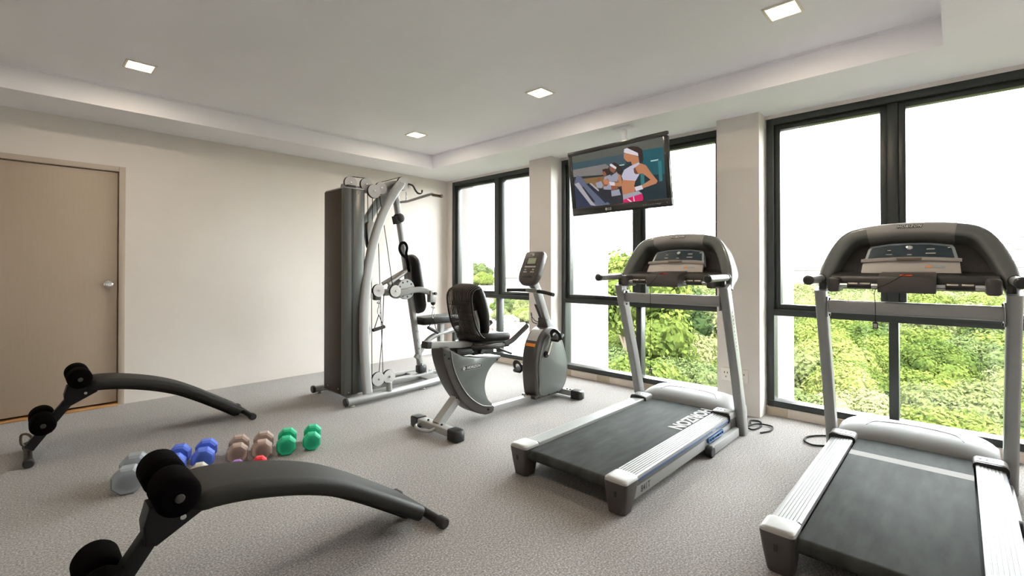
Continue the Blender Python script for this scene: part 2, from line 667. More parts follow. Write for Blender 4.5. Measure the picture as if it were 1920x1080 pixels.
# fins and ledges of the facade outside the glass
b = B()
for y0, y1, x1 in ((3.295, 3.60, 5.27), (1.152, 1.47, 5.16), (-1.0, -0.66, 5.16), (5.27, 5.60, 4.69)):
    b.span((XW + 0.175, y0, -1.2), (x1, y1, 3.1))
struct(b.obj('facade_fins', 'facade_paint', smooth=False))
struct(B().span((XW + 0.175, -1.0, -3.0), (XW + 0.30, 5.6, -0.02)).obj('facade_wall', 'facade_paint', smooth=False))

# skirting tiles under the windows
k = 0
base = shell('baseboard_right', (XW, 0, 0))
for y0, y1 in ((3.65, 5.37), (1.50, 3.305), (-0.64, 1.155)):
    y = y1
    while y > y0 + 0.02:
        w = min([0.34, 0.155][k % 2], y - y0)
        B().span((XW - 0.012, y - w + 0.001, 0.0), (XW - 0.0035, y - 0.001, FZ0 - 0.004)).obj(
            'skirting_tile', ['skirting_tile_light', 'skirting_tile_dark'][k % 2], base, smooth=False)
        y -= w
        k += 1

def window(idx, y0, y1, ym):
    w = shell('window_%d' % idx, (XW, (y0 + y1) / 2, FZ0))
    x0, x1 = XW - 0.002, XW + 0.11
    fw = 0.052
    tz0, tz1 = 0.818, 0.868
    b = B()
    bv = 0.003
    b.span((x0, y0, FZ0), (x1, y0 + fw, FZ1), bv)
    b.span((x0, y1 - fw, FZ0), (x1, y1, FZ1), bv)
    b.span((x0, y0 + fw, FZ1 - fw), (x1, y1 - fw, FZ1), bv)
    b.span((x0, y0 + fw, FZ0), (x1, y1 - fw, FZ0 + fw), bv)
    b.span((x0, y0 + fw, tz0), (x1, y1 - fw, tz1), bv)
    b.span((x0 + 0.02, ym - 0.028, FZ0 + fw), (x1, ym + 0.028, tz0), bv)
    b.span((x0 + 0.012, ym - 0.030, tz1), (x1, ym + 0.030, FZ1 - fw), bv)
    # thin proud lip along the transom and the sill
    b.span((x0 - 0.012, y0 + fw, tz1 - 0.012), (x0, y1 - fw, tz1))
    b.span((x0 - 0.006, y0, FZ0 + fw - 0.01), (x0, y1, FZ0 + fw))
    b.obj('window_frame', 'window_aluminium', w)
    sx0, sx1 = x0 + 0.028, x1 - 0.01
    sw = 0.042
    for a0, a1 in ((y0 + fw, ym - 0.030), (ym + 0.030, y1 - fw)):
        z0, z1 = tz1, FZ1 - fw
        b = B()
        b.span((sx0, a0, z0), (sx1, a0 + sw, z1), bv)
        b.span((sx0, a1 - sw, z0), (sx1, a1, z1), bv)
        b.span((sx0, a0 + sw, z0), (sx1, a1 - sw, z0 + sw), bv)
        b.span((sx0, a0 + sw, z1 - sw), (sx1, a1 - sw, z1), bv)
        s = b.obj('sash', 'window_aluminium', w)
        B().span((sx0 + 0.03, a0 + sw, z0 + sw), (sx0 + 0.036, a1 - sw, z1 - sw)).obj('pane', 'window_glass', s, smooth=False)
        a0b = a0 if a0 == y0 + fw else ym + 0.028
        a1b = a1 if a1 == y1 - fw else ym - 0.028
        B().span((x0 + 0.06, a0b, FZ0 + fw), (x0 + 0.066, a1b, tz0)).obj('pane', 'window_glass', w, smooth=False)
        b = B()
        hx = sx0 - 0.012
        b.span((hx, (a0 + a1) / 2 - 0.05, z0 + 0.012), (sx0, (a0 + a1) / 2 + 0.05, z0 + 0.026), 0.003)
        b.obj('latch', 'metal_black', s)
    return w
window(1, WINS[0][0], WINS[0][1], 4.355)
window(2, WINS[1][0], WINS[1][1], 2.335)
window(3, WINS[2][0], WINS[2][1], 0.335)

# outlet plates on the column by the treadmill
for i, (y, lab) in enumerate(((1.29, 'cream double socket plate low on the column, nearer its corner'),
                              (1.42, 'cream socket plate on the column partly behind the treadmill upright'))):
    o = thing('wall_socket', lab, 'socket', (XC, y, 0.315), group='sockets on the column')
    B().box((XC - 0.005, y, 0.315), (0.010, 0.085, 0.105), 0.003).obj('cover_plate', 'outlet_plastic', o)
    for dy, dz, w, h in ((-0.012, 0.015, 0.006, 0.014), (0.012, 0.015, 0.006, 0.014), (0.0, -0.02, 0.007, 0.010)):
        B().box((XC - 0.0105, y + dy, 0.315 + dz), (0.002, w, h)).obj('slot', 'black_print', o)

# ------------------------------------------------------------------ recessed square downlights
emis('lamp_glow', (1.0, 0.78, 0.50), 14.0)
mat('lamp_trim', (0.80, 0.74, 0.64), 0.4)
lamp_labels = {
    (0, 2): 'square warm downlight in the ceiling over the door side',
    (1, 2): 'small square downlight in the ceiling near the far room corner',
    (1, 1): 'square downlight in the middle of the ceiling, left of the television',
    (1, 0): 'large near square downlight at the top edge, above the right treadmill',
    (0, 1): 'square downlight above the dumbbells, out of the picture',
    (0, 0): 'square downlight above the camera, out of the picture'}
for i, lx in enumerate((0.58, 2.927)):
    for j, ly in enumerate((0.70, 2.47, 4.21)):
        L = thing('downlight', lamp_labels[(i, j)], 'ceiling light', (lx, ly, ZT), group='square recessed ceiling downlights')
        s, t = 0.088, 0.016
        b = B()
        for sx, sy, dx, dy in ((s * 2, t, 0, s - t / 2), (s * 2, t, 0, -s + t / 2), (t, s * 2 - 2 * t, s - t / 2, 0), (t, s * 2 - 2 * t, -s + t / 2, 0)):
            b.box((lx + dx, ly + dy, ZT - 0.004), (sx, sy, 0.008), 0.002)
        b.obj('lamp_rim', 'lamp_trim', L)
        B().box((lx, ly, ZT - 0.003), (2 * (s - t), 2 * (s - t), 0.004)).obj('diffuser', 'lamp_glow', L, smooth=False)
        ld = bpy.data.lights.new('downlight_bulb', 'AREA')
        ld.shape = 'SQUARE'
        ld.size = 0.06
        ld.energy = LAMP_POWER
        ld.color = (1.0, 0.86, 0.71)
        lo = bpy.data.objects.new('downlight_bulb', ld)
        COL.objects.link(lo)
        lo.parent = L
        lo.location = (0, 0, -0.012)

# ------------------------------------------------------------------ treadmill (local: x forward, y left, z up)
def treadmill(label, loc):
    T = thing('treadmill', label, 'treadmill', loc, group='treadmills facing the windows')
    def put(b, name, m, parent=None, **k):
        return b.obj(name, m, parent or T, local=True, **k)
    # belt loop round its rollers
    prof = []
    for kk in range(9):
        a = radians(90 + 180 * kk / 8)
        prof.append((0.045 + 0.030 * cos(a), 0.128 + 0.030 * sin(a)))
    for kk in range(9):
        a = radians(-90 + 180 * kk / 8)
        prof.append((1.56 + 0.030 * cos(a), 0.128 + 0.030 * sin(a)))
    belt = put(B().prism(prof, 'y', -0.254, 0.254, 0.002), 'running_belt', 'belt_rubber')
    b = B()
    b.span((0.10, -0.30, 0.085), (1.5, 0.30, 0.097), 0.003)
    b.span((0.35, -0.33, 0.045), (0.40, 0.33, 0.085), 0.003)
    b.span((1.2, -0.33, 0.045), (1.25, 0.33, 0.085), 0.003)
    put(b, 'deck_underside', 'plastic_black')
    for s in (-1, 1):
        put(B().cyl((0.045, s * 0.2545, 0.128), (0.045, s * 0.285, 0.128), 0.026, 18, bev=0.003), 'roller_end', 'plastic_brown')
    for s in (-1, 1):
        # ribbed top rail
        pts = [(0.262, 0.150), (0.262, 0.172)]
        for q in range(7):
            y = 0.268 + q * 0.0135
            z = 0.1765 - 0.0012 * q
            pts += [(y, z), (y + 0.0085, z), (y + 0.0095, z - 0.0030), (y + 0.0125, z - 0.0030)]
        pts += [(0.372, 0.164), (0.374, 0.150)]
        pts = [(s * y, z) for y, z in pts]
        rail = put(B().prism(pts, 'x', 0.125, 1.455), 'side_rail', 'silver_bright', angle=20)
        put(B().span((0.125, s * 0.3705, 0.1385), (1.455, s * 0.3775, 0.1495), 0.001), 'rail_trim', 'blue_trim', rail)
        put(B().span((0.125, s * 0.345, 0.114), (1.455, s * 0.371, 0.1380), 0.002), 'rail_skirt', 'plastic_greygreen', rail)
        put(B().span((0.10, s * 0.325, 0.048), (1.49, s * 0.362, 0.106), 0.003), 'frame_bar', 'silver_white')
        # rear end cap and leg
        R = []
        for z, x0, x1, y0, y1, r in ((0.0, 0.015, 0.098, 0.275, 0.358, 0.022), (0.004, 0.010, 0.103, 0.270, 0.363, 0.024),
                                     (0.08, 0.002, 0.118, 0.262, 0.377, 0.022), (0.150, -0.004, 0.128, 0.258, 0.386, 0.02),
                                     (0.160, -0.004, 0.128, 0.258, 0.387, 0.02)):
            R.append([((x0 + x1) / 2 + a, s * ((y0 + y1) / 2 + c), z) for a, c in rrect(x1 - x0, y1 - y0, r)])
        cap = put(B().rings(R), 'end_cap', 'plastic_brown')
        R = []
        for z, i in ((0.1605, 0.0), (0.172, 0.002), (0.178, 0.008), (0.180, 0.020)):
            R.append([(0.062 + a, s * (0.322 + c), z - 0.06 * max(0, c)) for a, c in rrect(0.132 - 2 * i, 0.128 - 2 * i, 0.02)])
        put(B().rings(R), 'cap_top', 'insert_grey', cap)
        put(B().box((0.0, s * 0.325, 0.105), (0.008, 0.016, 0.030), 0.003), 'cap_slot', 'black_print', cap)
        # front rail bracket
        b = B()
        R = []
        for x, g in ((1.415, 0.0), (1.42, 0.006), (1.50, 0.008), (1.53, 0.0)):
            R.append([(x, s * (0.318 + a * (1 + g * 4)), 0.158 + g + c) for a, c in rrect(0.128, 0.062, 0.02)])
        b.rings(R)
        br = put(b, 'rail_bracket', 'insert_grey')
        b = B()
        R = [[(x, s * (0.318 + a), 0.158 + c) for a, c in rrect(0.134, 0.068, 0.022)] for x in (1.406, 1.4149)]
        put(b.rings(R), 'bracket_gasket', 'plastic_black', br)
        b = B()
        for q in range(3):
            b.cyl((1.46 + 0.0 * q, s * (0.28 + 0.025 * q), 0.196), (1.46, s * (0.28 + 0.025 * q), 0.1985), 0.006 - 0.001 * q, 10)
        put(b, 'bracket_mark', 'black_print', br)
    # motor hood
    R = []
    N = 28
    for i in range(N + 1):
        y = -0.362 + 0.724 * i / N
        e = abs(y) / 0.362
        xn = 1.535 - 0.055 * e ** 3
        k = 1.0 - 0.32 * e ** 6
        top = 0.250
        pr = [(xn, 0.070), (xn, 0.160), (xn + 0.012, 0.185), (xn + 0.045, 0.215), (xn + 0.09, 0.237), (xn + 0.15, top), (1.74, top + 0.002),
              (1.79, 0.236), (1.83, 0.20), (1.84, 0.150), (1.84, 0.050), (1.70, 0.045)]
        R.append([(x, y, 0.05 + (z - 0.05) * k) for x, z in pr])
    hood = put(B().rings(R), 'motor_hood', 'hood_silver', angle=50)
    b = B().sweep(cr_spline([(1.60, -0.22, 0.229), (1.66, -0.17, 0.247), (1.685, 0, 0.2505), (1.66, 0.17, 0.247), (1.60, 0.22, 0.229)], 6), circ(0.0016, 6))
    put(b, 'hood_seam', 'plastic_dark', hood)
    # uprights, feet, cross bar
    for s in (-1, 1):
        path = [(1.632, s * 0.398, 0.0), (1.632 - 0.335 * 0.45, s * 0.398, 0.49), (1.27, s * 0.398, 1.085)]
        up = put(B().sweep(path, rrect(0.058, 0.085, 0.014)), 'upright', 'silver_paint')
        b = B()
        b.span((1.262, s * 0.3685, 0.915), (1.352, s * 0.362, 1.035), 0.002)
        pl = put(b, 'joint_plate', 'silver_paint', up)
        for z in (0.925, 1.02):
            put(B().cyl((1.305, s * 0.362, z), (1.305, s * 0.356, z), 0.008, 10), 'bolt', 'metal_black', up)
        put(B().span((1.05, s * 0.366, 0.012), (1.53, s * 0.404, 0.070), 0.004), 'lift_bar', 'silver_white')
        b = B()
        b.cyl((1.04, s * 0.364, 0.036), (1.04, s * 0.408, 0.036), 0.0355, 20, bev=0.006)
        put(b, 'transport_wheel', 'rubber_black')
        b = B()
        b.span((1.05, s * 0.3625, 0.080), (1.30, s * 0.378, 0.087), 0.002)
        b.span((1.05, s * 0.3625, 0.103), (1.30, s * 0.378, 0.110), 0.002)
        for xx in (1.05, 1.092, 1.125, 1.225, 1.258, 1.292):
            b.span((xx, s * 0.3625, 0.082), (xx + 0.008, s * 0.378, 0.108), 0.002)
        put(b, 'latch_grille', 'blue_plastic')
    put(B().span((1.58, -0.367, 0.012), (1.66, 0.367, 0.050), 0.004), 'base_bar', 'silver_paint')
    put(B().sweep([(1.302, -0.3615, 0.978), (1.302, 0.3615, 0.978)], rrect(0.042, 0.074, 0.012)), 'cross_bar', 'silver_paint')
    # console arch
    nrm = Vector((1, 0, -0.39)).normalized()
    def cp(y, z, off=0.0):
        return Vector((1.40 + (z - 1.10) * 0.39, y, z)) + nrm * off
    half = [(0.398, 1.045), (0.394, 1.10), (0.378, 1.17), (0.350, 1.25), (0.318, 1.315), (0.285, 1.358), (0.235, 1.384), (0.12, 1.400), (0.0, 1.404)]
    ctrl = [cp(y, z) for y, z in half] + [cp(-y, z) for y, z in half[-2::-1]]
    path = cr_spline(ctrl, 5)
    sc = []
    arch = B()
    n = len(path)
    R = []
    up = nrm.copy()
    for i, P in enumerate(path):
        t = (path[min(i + 1, n - 1)] - path[max(i - 1, 0)]).normalized()
        s_ = t.cross(up).normalized()
        h = min(1.0, max(0.0, (P.z - 1.045) / 0.14))
        h = h * h * (3 - 2 * h)
        w, d = 0.056 + 0.022 * h, 0.075 + 0.100 * h
        R.append([P + s_ * a + up * (c - (1 - h) * 0.045) for a, c in rrect(w, d, 0.026, 5)])
    arch.rings(R)
    con = put(arch, 'console_arch', 'plastic_greygreen', angle=60)
    # silver insert with the badge on the top of the arch
    sub = [i for i, P in enumerate(path) if abs(P.y) < 0.20]
    R = []
    for i in sub:
        P = path[i]
        t = (path[min(i + 1, n - 1)] - path[max(i - 1, 0)]).normalized()
        s_ = t.cross(up).normalized()
        R.append([P + s_ * a + up * c for a, c in rrect(0.0815, 0.178, 0.028, 5)])
    put(B().rings(R), 'arch_insert', 'insert_grey', con, angle=60)
    vfwd = Vector((0.39, 0, 1)).normalized()
    bc = cp(0.0, 1.404, -0.0905)
    M = frameM(bc + vfwd * 0.006, (0, -1, 0), vfwd)
    badge = B().text('HORIZON', 0.021, M, 0.0016, 0.25, 0.0028, 1.12)
    put(badge, 'badge_backing', 'black_print', con, smooth=False)
    M = frameM(bc + vfwd * 0.006 - nrm * 0.001, (0, -1, 0), vfwd)
    put(B().text('HORIZON', 0.021, M, 0.0018, 0.25, 0.0003, 1.12), 'badge', 'white_print', con, smooth=False)
    # recessed back of the arch
    hw = [(0.345, 1.105), (0.335, 1.20), (0.305, 1.30), (0.262, 1.37), (0.20, 1.398), (0.0, 1.41)]
    ring = [(y, z) for y, z in hw] + [(-y, z) for y, z in hw[-2::-1]]
    R = [[cp(y, z, o) for y, z in ring] for o in (0.045, 0.075)]
    put(B().rings(R), 'console_back', 'plastic_brown', con, angle=30)
    # lower tray, centre module, end pods
    b = B()
    R = []
    for i in range(21):
        y = -0.352 + 0.704 * i / 20
        e = abs(y) / 0.352
        x0 = 1.285 + 0.01 * e
        R.append([(x0 + 0.01, y, 1.098), (x0, y, 1.115), (x0 + 0.005, y, 1.150), (x0 + 0.03, y, 1.166), (1.45, y, 1.185), (1.47, y, 1.16), (1.45, y, 1.10)])
    tray = put(B().rings(R), 'console_tray', 'plastic_dark', con, angle=50)
    b = B()
    R = []
    for y, k in ((-0.118, 0.90), (-0.112, 1.0), (0.112, 1.0), (0.118, 0.90)):
        R.append([(1.335, y, 1.078), (1.175, y, 1.072), (1.165, y, 1.08), (1.163, y, 1.135 * k + 1.12 * (1 - k)), (1.178, y, 1.158 * k + 1.12 * (1 - k)),
                  (1.24, y, 1.176 * k + 1.12 * (1 - k)), (1.335, y, 1.184 * k + 1.12 * (1 - k))])
    mod = put(B().rings(R), 'control_module', 'plastic_brown', con, angle=40)
    put(B().box((1.195, 0.0, 1.166), (0.022, 0.052, 0.008), 0.003), 'safety_key', 'red_plastic', con)
    for s in (-1, 1):
        b = B()
        b.span((1.205, s * 0.298, 1.068), (1.36, s * 0.356, 1.152), 0.016, 3)
        put(b, 'end_pod', 'plastic_brown', con)
        bar = put(B().cyl((1.235, s * 0.116, 1.106), (1.235, s * 0.30, 1.106), 0.0125, 14), 'pulse_bar', 'steel')
        b = B()
        b.cyl((1.235, s * 0.152, 1.106), (1.235, s * 0.262, 1.106), 0.0165, 14, bev=0.002)
        put(b, 'grip_band', 'plastic_black', bar)
        b = B()
        for y0, y1 in ((0.156, 0.202), (0.212, 0.258)):
            b.span((1.221, s * y0, 1.109), (1.238, s * y1, 1.1235), 0.003)
        put(b, 'pulse_plate', 'bronze_plate', bar)
        # handlebar
        hb = put(B().cyl((0.985, s * 0.402, 1.138), (1.315, s * 0.402, 1.142), 0.0235, 20), 'handlebar', 'silver_paint')
        b = B()
        b.cyl((0.955, s * 0.402, 1.138), (0.992, s * 0.402, 1.138), 0.0265, 20, bev=0.009)
        put(b, 'end_plug', 'plastic_black', hb)
        b = B()
        b.cyl((1.292, s * 0.402, 1.142), (1.304, s * 0.402, 1.142), 0.028, 20, bev=0.003)
        put(b, 'clamp_ring', 'plastic_black', hb)
        b = B().span((1.255, s * 0.372, 1.075), (1.285, s * 0.405, 1.125), 0.005)
        put(b, 'clamp_hook', 'plastic_black', hb)
    # display with its frame, book rest
    def dp(y, z, off=0.0):
        return Vector((1.375 + (z - 1.18) * 0.55, y, z)) + Vector((1, 0, -0.55)).normalized() * off
    def plate(out, o0, o1):
        return B().rings([[dp(y, z, o) for y, z in out] for o in (o0, o1)])
    put(plate([(0.207, 1.235), (0.188, 1.318), (0.178, 1.334), (0.09, 1.348), (0, 1.351), (-0.09, 1.348), (-0.178, 1.334), (-0.188, 1.318), (-0.207, 1.235)], 0.004, 0.05),
        'display_frame', 'panel_edge', con)
    put(plate([(0.192, 1.238), (0.176, 1.312), (0.168, 1.324), (0.09, 1.337), (0, 1.340), (-0.09, 1.337), (-0.168, 1.324), (-0.176, 1.312), (-0.192, 1.238)], 0.001, 0.0039),
        'display_panel', 'panel_navy', con)
    b = B()
    for y, z, w in ((0.09, 1.308, 0.016), (-0.09, 1.312, 0.034), (0.09, 1.284, 0.030), (-0.09, 1.288, 0.042), (0.0, 1.282, 0.020), (-0.165, 1.318, 0.01)):
        P = dp(y, z, 0.0)
        b.box(P, (0.002, w, 0.0035))
    put(b, 'display_print', 'white_print', con)
    P = dp(0.0, 1.322, 0.0)
    put(B().lathe([(0, -0.001), (0.014, -0.001), (0.014, 0.002), (0.011, 0.0025), (0.009, 0.001), (0.0, 0.001)], P, (-1, 0, 0.55), 18), 'emblem', 'chrome', con)
    put(plate([(0.213, 1.172), (0.207, 1.236), (0.11, 1.245), (0, 1.248), (-0.11, 1.245), (-0.207, 1.236), (-0.213, 1.172)], -0.012, 0.003),
        'book_rest', 'plastic_beige', con)
    R = []
    for i in range(13):
        y = -0.216 + 0.432 * i / 12
        z = 1.248 - 0.010 * (abs(y) / 0.216) ** 2
        P = dp(y, z, -0.02)
        R.append([P + Vector((-0.006, 0, -0.009)), P + Vector((-0.006, 0, 0.006)), P + Vector((0.014, 0, 0.010)), P + Vector((0.016, 0, -0.005))])
    lip = put(B().rings(R), 'rest_lip', 'plastic_beige', con)
    put(plate([(0.055, 1.249), (0.052, 1.238), (-0.052, 1.238), (-0.055, 1.249)], -0.029, -0.025), 'lip_slot', 'bronze_grip', con)
    b = plate([(-0.068, 1.212), (-0.068, 1.200), (-0.150, 1.200), (-0.150, 1.212)], -0.0135, -0.0119)
    put(b, 'rest_sticker', 'panel_edge', con)
    b = plate([(-0.072, 1.210), (-0.072, 1.202), (-0.098, 1.202), (-0.098, 1.210)], -0.0140, -0.0136)
    put(b, 'sticker_mark', 'orange_plastic', con)
    return T, belt, con

mat('bronze_plate', (0.62, 0.56, 0.45), 0.25, metal=0.9)

def safety_cord(T, y, zbot):
    b = B()
    b.tube(cr_spline([(1.196, 0.0, 1.172), (1.158, 0.02, 1.160), (1.150, y * 0.6, 1.118), (1.160, y, 1.085), (1.162, y, 1.0), (1.162, y, zbot + 0.03)], 6), 0.0016, 6)
    b.obj('safety_cord', 'cable_black', T, local=True)
    b = B()
    b.span((1.155, y - 0.012, zbot - 0.030), (1.169, y + 0.012, zbot + 0.006), 0.003)
    b.cyl((1.162, y, zbot + 0.006), (1.162, y, zbot + 0.03), 0.004, 8)
    b.obj('clothes_clip', 'metal_black', T, local=True)
    b = B().span((1.152, y - 0.008, zbot - 0.024), (1.1549, y + 0.008, zbot - 0.002), 0.001)
    b.obj('clip_face', 'plastic_beige', T, local=True)

# middle treadmill
T1, belt1, con1 = treadmill('silver and black treadmill with large white lettering on its belt, beside the recumbent bike', (2.0, 1.537, 0))
safety_cord(T1, 0.085, 0.470)
M = frameM((1.235, -0.185, 0.1590), (-1, 0, 0), (0, -1, 0))
B().text('HORIZON', 0.125, M, 0.0004, 0.0, 0.004, 0.98).obj('belt_lettering', 'belt_print', belt1, local=True, smooth=False)
M = frameM((0.235, -0.3624, 0.077), (1, 0, 0), (0, 0, 1))
B().text('841T', 0.048, M, 0.0006, 0.0, 0.0).obj('model_lettering', 'black_print', T1, local=True, smooth=False)
M = frameM((1.13, -0.3780, 0.1442), (1, 0, 0), (0, 0, 1))
B().text('HORIZON', 0.0095, M, 0.0004, 0.2, 0.0002, 1.3).obj('rail_lettering', 'white_print', T1, local=True, smooth=False)
# vertical row of small dark marks down the outer face of the right upright
b = B()
for q in range(11):
    z = 0.905 - 0.0265 * q
    x = 1.632 - 0.335 * z + 0.004
    w = 0.010 if q < 3 else 0.0075
    b.box((x, -0.4274, z), (w * (1.0 + 0.3 * (q % 2)), 0.0006, w * (1.6 - 0.5 * (q % 3 == 1))), 0, 1)
b.obj('upright_lettering', 'black_print', T1, local=True, smooth=False)
b = B()
b.tube(cr_spline([(1.70, -0.30, 0.03), (1.76, -0.36, 0.008), (1.86, -0.38, 0.008), (1.97, -0.35, 0.008), (1.99, -0.41, 0.008), (1.88, -0.45, 0.008),
                  (1.76, -0.43, 0.008), (1.78, -0.38, 0.012), (1.90, -0.42, 0.014), (1.93, -0.51, 0.008), (1.82, -0.53, 0.008), (1.72, -0.49, 0.008)], 8), 0.006, 8)
b.obj('power_cord', 'cable_black', T1, local=True)

# right treadmill
T2, belt2, con2 = treadmill('near treadmill at the right edge with a pale stripe across its belt', (2.05, 0.200, 0))
safety_cord(T2, 0.127, 0.905)
B().span((1.185, -0.2535, 0.1582), (1.268, 0.2535, 0.1586)).obj('belt_stripe', 'belt_stripe', belt2, local=True, smooth=False)
M = frameM((1.13, -0.3780, 0.1442), (1, 0, 0), (0, 0, 1))
B().text('HORIZON', 0.0095, M, 0.0004, 0.2, 0.0002, 1.3).obj('rail_lettering', 'white_print', T2, local=True, smooth=False)
M = frameM((0.235, -0.3624, 0.077), (1, 0, 0), (0, 0, 1))
B().text('841T', 0.048, M, 0.0006, 0.0, 0.0).obj('model_lettering', 'black_print', T2, local=True, smooth=False)
b = B()
b.tube(cr_spline([(1.70, 0.36, 0.03), (1.72, 0.43, 0.008), (1.66, 0.52, 0.008), (1.72, 0.58, 0.008), (1.84, 0.57, 0.008), (1.95, 0.45, 0.008), (2.0, 0.20, 0.008)], 8), 0.006, 8)
b.obj('power_cord', 'cable_black', T2, local=True)

# ------------------------------------------------------------------ recumbent exercise bike (world coordinates)
YC = 2.77
K = thing('exercise_bike', 'grey recumbent exercise bike with a corded backrest and tall console', 'exercise bike', (2.8, YC, 0))
# rear stabiliser
stab = B().sweep([(2.105, 2.575, 0.048), (2.105, 2.965, 0.048)], rrect(0.075, 0.05, 0.006)).obj('rear_stabilizer', 'silver_white', K)
def foot(cx, cy, sgn, h, parent):
    R = []
    for dy, k in ((-0.045, 0.98), (0.0, 1.0), (0.030, 0.98), (0.046, 0.86), (0.055, 0.62)):
        R.append([(cx + a * k, cy + sgn * dy, h / 2 + c * (0.5 + k / 2)) for a, c in rrect(0.088, h, 0.012)])
    return B().rings(R).obj('foot_cap', 'plastic_black', parent, angle=50)
foot(2.105, 2.545, -1, 0.082, stab)
foot(2.105, 2.995, 1, 0.082, stab)
B().tube(cr_spline([(2.06, 2.73, 0.05), (2.015, 2.735, 0.045), (2.0, 2.79, 0.04), (2.0, 2.86, 0.04), (2.02, 2.905, 0.045), (2.06, 2.91, 0.05)], 5), 0.011, 10).obj('lift_handle', 'silver_paint', stab)
b = B()
for y in (2.70, 2.86):
    b.cyl((2.10, y, 0.074), (2.10, y, 0.083), 0.008, 10)
b.obj('bolt', 'metal_black', stab)
B().sweep([(2.115, YC, 0.06), (2.31, YC, 0.235)], rrect(0.072, 0.06, 0.005), up=(0, 0, 1)).obj('rear_strut', 'silver_white', K)
# crescent shroud
outer = cr_spline([(2.108, 0.628, 0), (2.112, 0.56, 0), (2.145, 0.455, 0), (2.205, 0.33, 0), (2.29, 0.21, 0), (2.37, 0.132, 0), (2.46, 0.078, 0), (2.545, 0.052, 0), (2.60, 0.052, 0), (2.628, 0.064, 0)], 5)
inner = cr_spline([(2.632, 0.096, 0), (2.575, 0.145, 0), (2.535, 0.235, 0), (2.532, 0.31, 0), (2.565, 0.385, 0), (2.625, 0.440, 0), (2.705, 0.478, 0)], 5)
topl = [(2.705, 0.492), (2.45, 0.518), (2.30, 0.545), (2.19, 0.60), (2.165, 0.628)]
outl = [(p.x, p.y) for p in outer] + [(p.x, p.y) for p in inner] + topl
shroud = B().prism(outl, 'y', 2.700, 2.840, 0.009, 3).obj('rear_shroud', 'plastic_brown', K, angle=40)
line = cr_spline([(2.182, 0.598, 0), (2.200, 0.50, 0), (2.240, 0.40, 0), (2.305, 0.295, 0), (2.385, 0.208, 0), (2.49, 0.138, 0), (2.592, 0.108, 0)], 5)
pin = cr_spline([(2.602, 0.126, 0), (2.555, 0.17, 0), (2.524, 0.245, 0), (2.521, 0.315, 0), (2.556, 0.392, 0), (2.615, 0.447, 0), (2.685, 0.482, 0)], 5)
side = [(p.x, p.y) for p in line] + [(p.x, p.y) for p in pin] + [(2.45, 0.512), (2.30, 0.538), (2.21, 0.582)]
for y0, y1 in ((2.6955, 2.701), (2.839, 2.8445)):
    pn = B().prism(side, 'y', y0, y1, 0.002).obj('side_panel', 'plastic_greygreen', shroud)
    yy = y0 - 0.0005 if y0 < 2.77 else y1 + 0.0005
    B().tube([(p.x, yy, p.y) for p in line], 0.0032, 6).obj('panel_piping', 'silver_white', shroud)
b = B()
for x, z in ((2.168, 0.545), (2.13, 0.575), (2.655, 0.468), (2.562, 0.088), (2.24, 0.245)):
    b.cyl((x, 2.7005, z), (x, 2.693, z), 0.008, 10)
b.obj('screw', 'metal_black', shroud)
# badge
bx, bz = 2.385, 0.452
sec = rrect(0.203, 0.038, 0.018, 5)
B().rings([[(bx + a, y, bz + c) for a, c in sec] for y in (2.6955, 2.6915)]).obj('badge_rim', 'belt_print', shroud)
sec = rrect(0.197, 0.033, 0.016, 5)
B().rings([[(bx + a, y, bz + c) for a, c in sec] for y in (2.6920, 2.6905)]).obj('badge_plate', 'black_print', shroud)
b = B()
b.text('HORIZON', 0.0285, frameM((bx + 0.014, 2.6898, bz), (1, 0, 0), (0, 0, 1)), 0.0005, 0.22, 0.0007, 1.06)
b.lathe([(0.0, 0), (0.0125, 0), (0.0125, 0.001), (0, 0.001)], (bx - 0.081, 2.6903, bz), (0, -1, 0), 18)
b.obj('badge_lettering', 'badge_print', shroud, smooth=False)
b = B()
for dx, dz, w in ((-0.002, 0.004, 0.013), (0.002, -0.004, 0.013)):
    b.box((bx - 0.081 + dx, 2.6890, bz + dz), (w, 0.0005, 0.0026))
b.obj('badge_emblem', 'black_print', shroud, smooth=False)
# seat rail
d = Vector((0.85, 0, -0.092)).normalized()
p0 = Vector((2.035, YC, 0.652))
B().sweep([p0, p0 + d * 0.40], rrect(0.066, 0.046, 0.005)).obj('seat_rail', 'silver_white', K)
B().sweep([p0 - d * 0.035, p0 + d * 0.001], rrect(0.070, 0.050, 0.006)).obj('rail_end_cap', 'plastic_black', K)
B().sweep([p0 + d * 0.40, p0 + d * 0.41], rrect(0.070, 0.050, 0.006)).obj('rail_collar', 'plastic_black', K)
car = B().sweep([p0 + d * 0.405, p0 + d * 0.80], rrect(0.052, 0.038, 0.005)).obj('seat_slide', 'silver_white', K)
B().sweep([p0 + d * 0.795, p0 + d * 0.815], rrect(0.050, 0.036, 0.006)).obj('slide_cap', 'plastic_black', car)
b = B()
for q, zz in ((0.47, 0.0), (0.62, 0.004), (0.72, -0.006)):
    c = p0 + d * q
    b.cyl((c.x, c.y - 0.0255, c.z + zz), (c.x, c.y - 0.032, c.z + zz), 0.007, 10)
b.obj('screw', 'metal_black', car)
b = B()
b.span((2.26, 2.72, 0.540), (2.42, 2.82, 0.600), 0.012)
b.span((2.44, 2.735, 0.525), (2.66, 2.805, 0.568), 0.008)
b.cyl((2.50, 2.70, 0.548), (2.50, 2.84, 0.548), 0.018, 14)
b.obj('slide_mechanism', 'plastic_black', K)
B().tube(cr_spline([(2.60, 2.715, 0.568), (2.66, 2.69, 0.560), (2.73, 2.675, 0.530), (2.79, 2.665, 0.505)], 5), 0.010, 10).obj('adjust_lever', 'plastic_black', K)
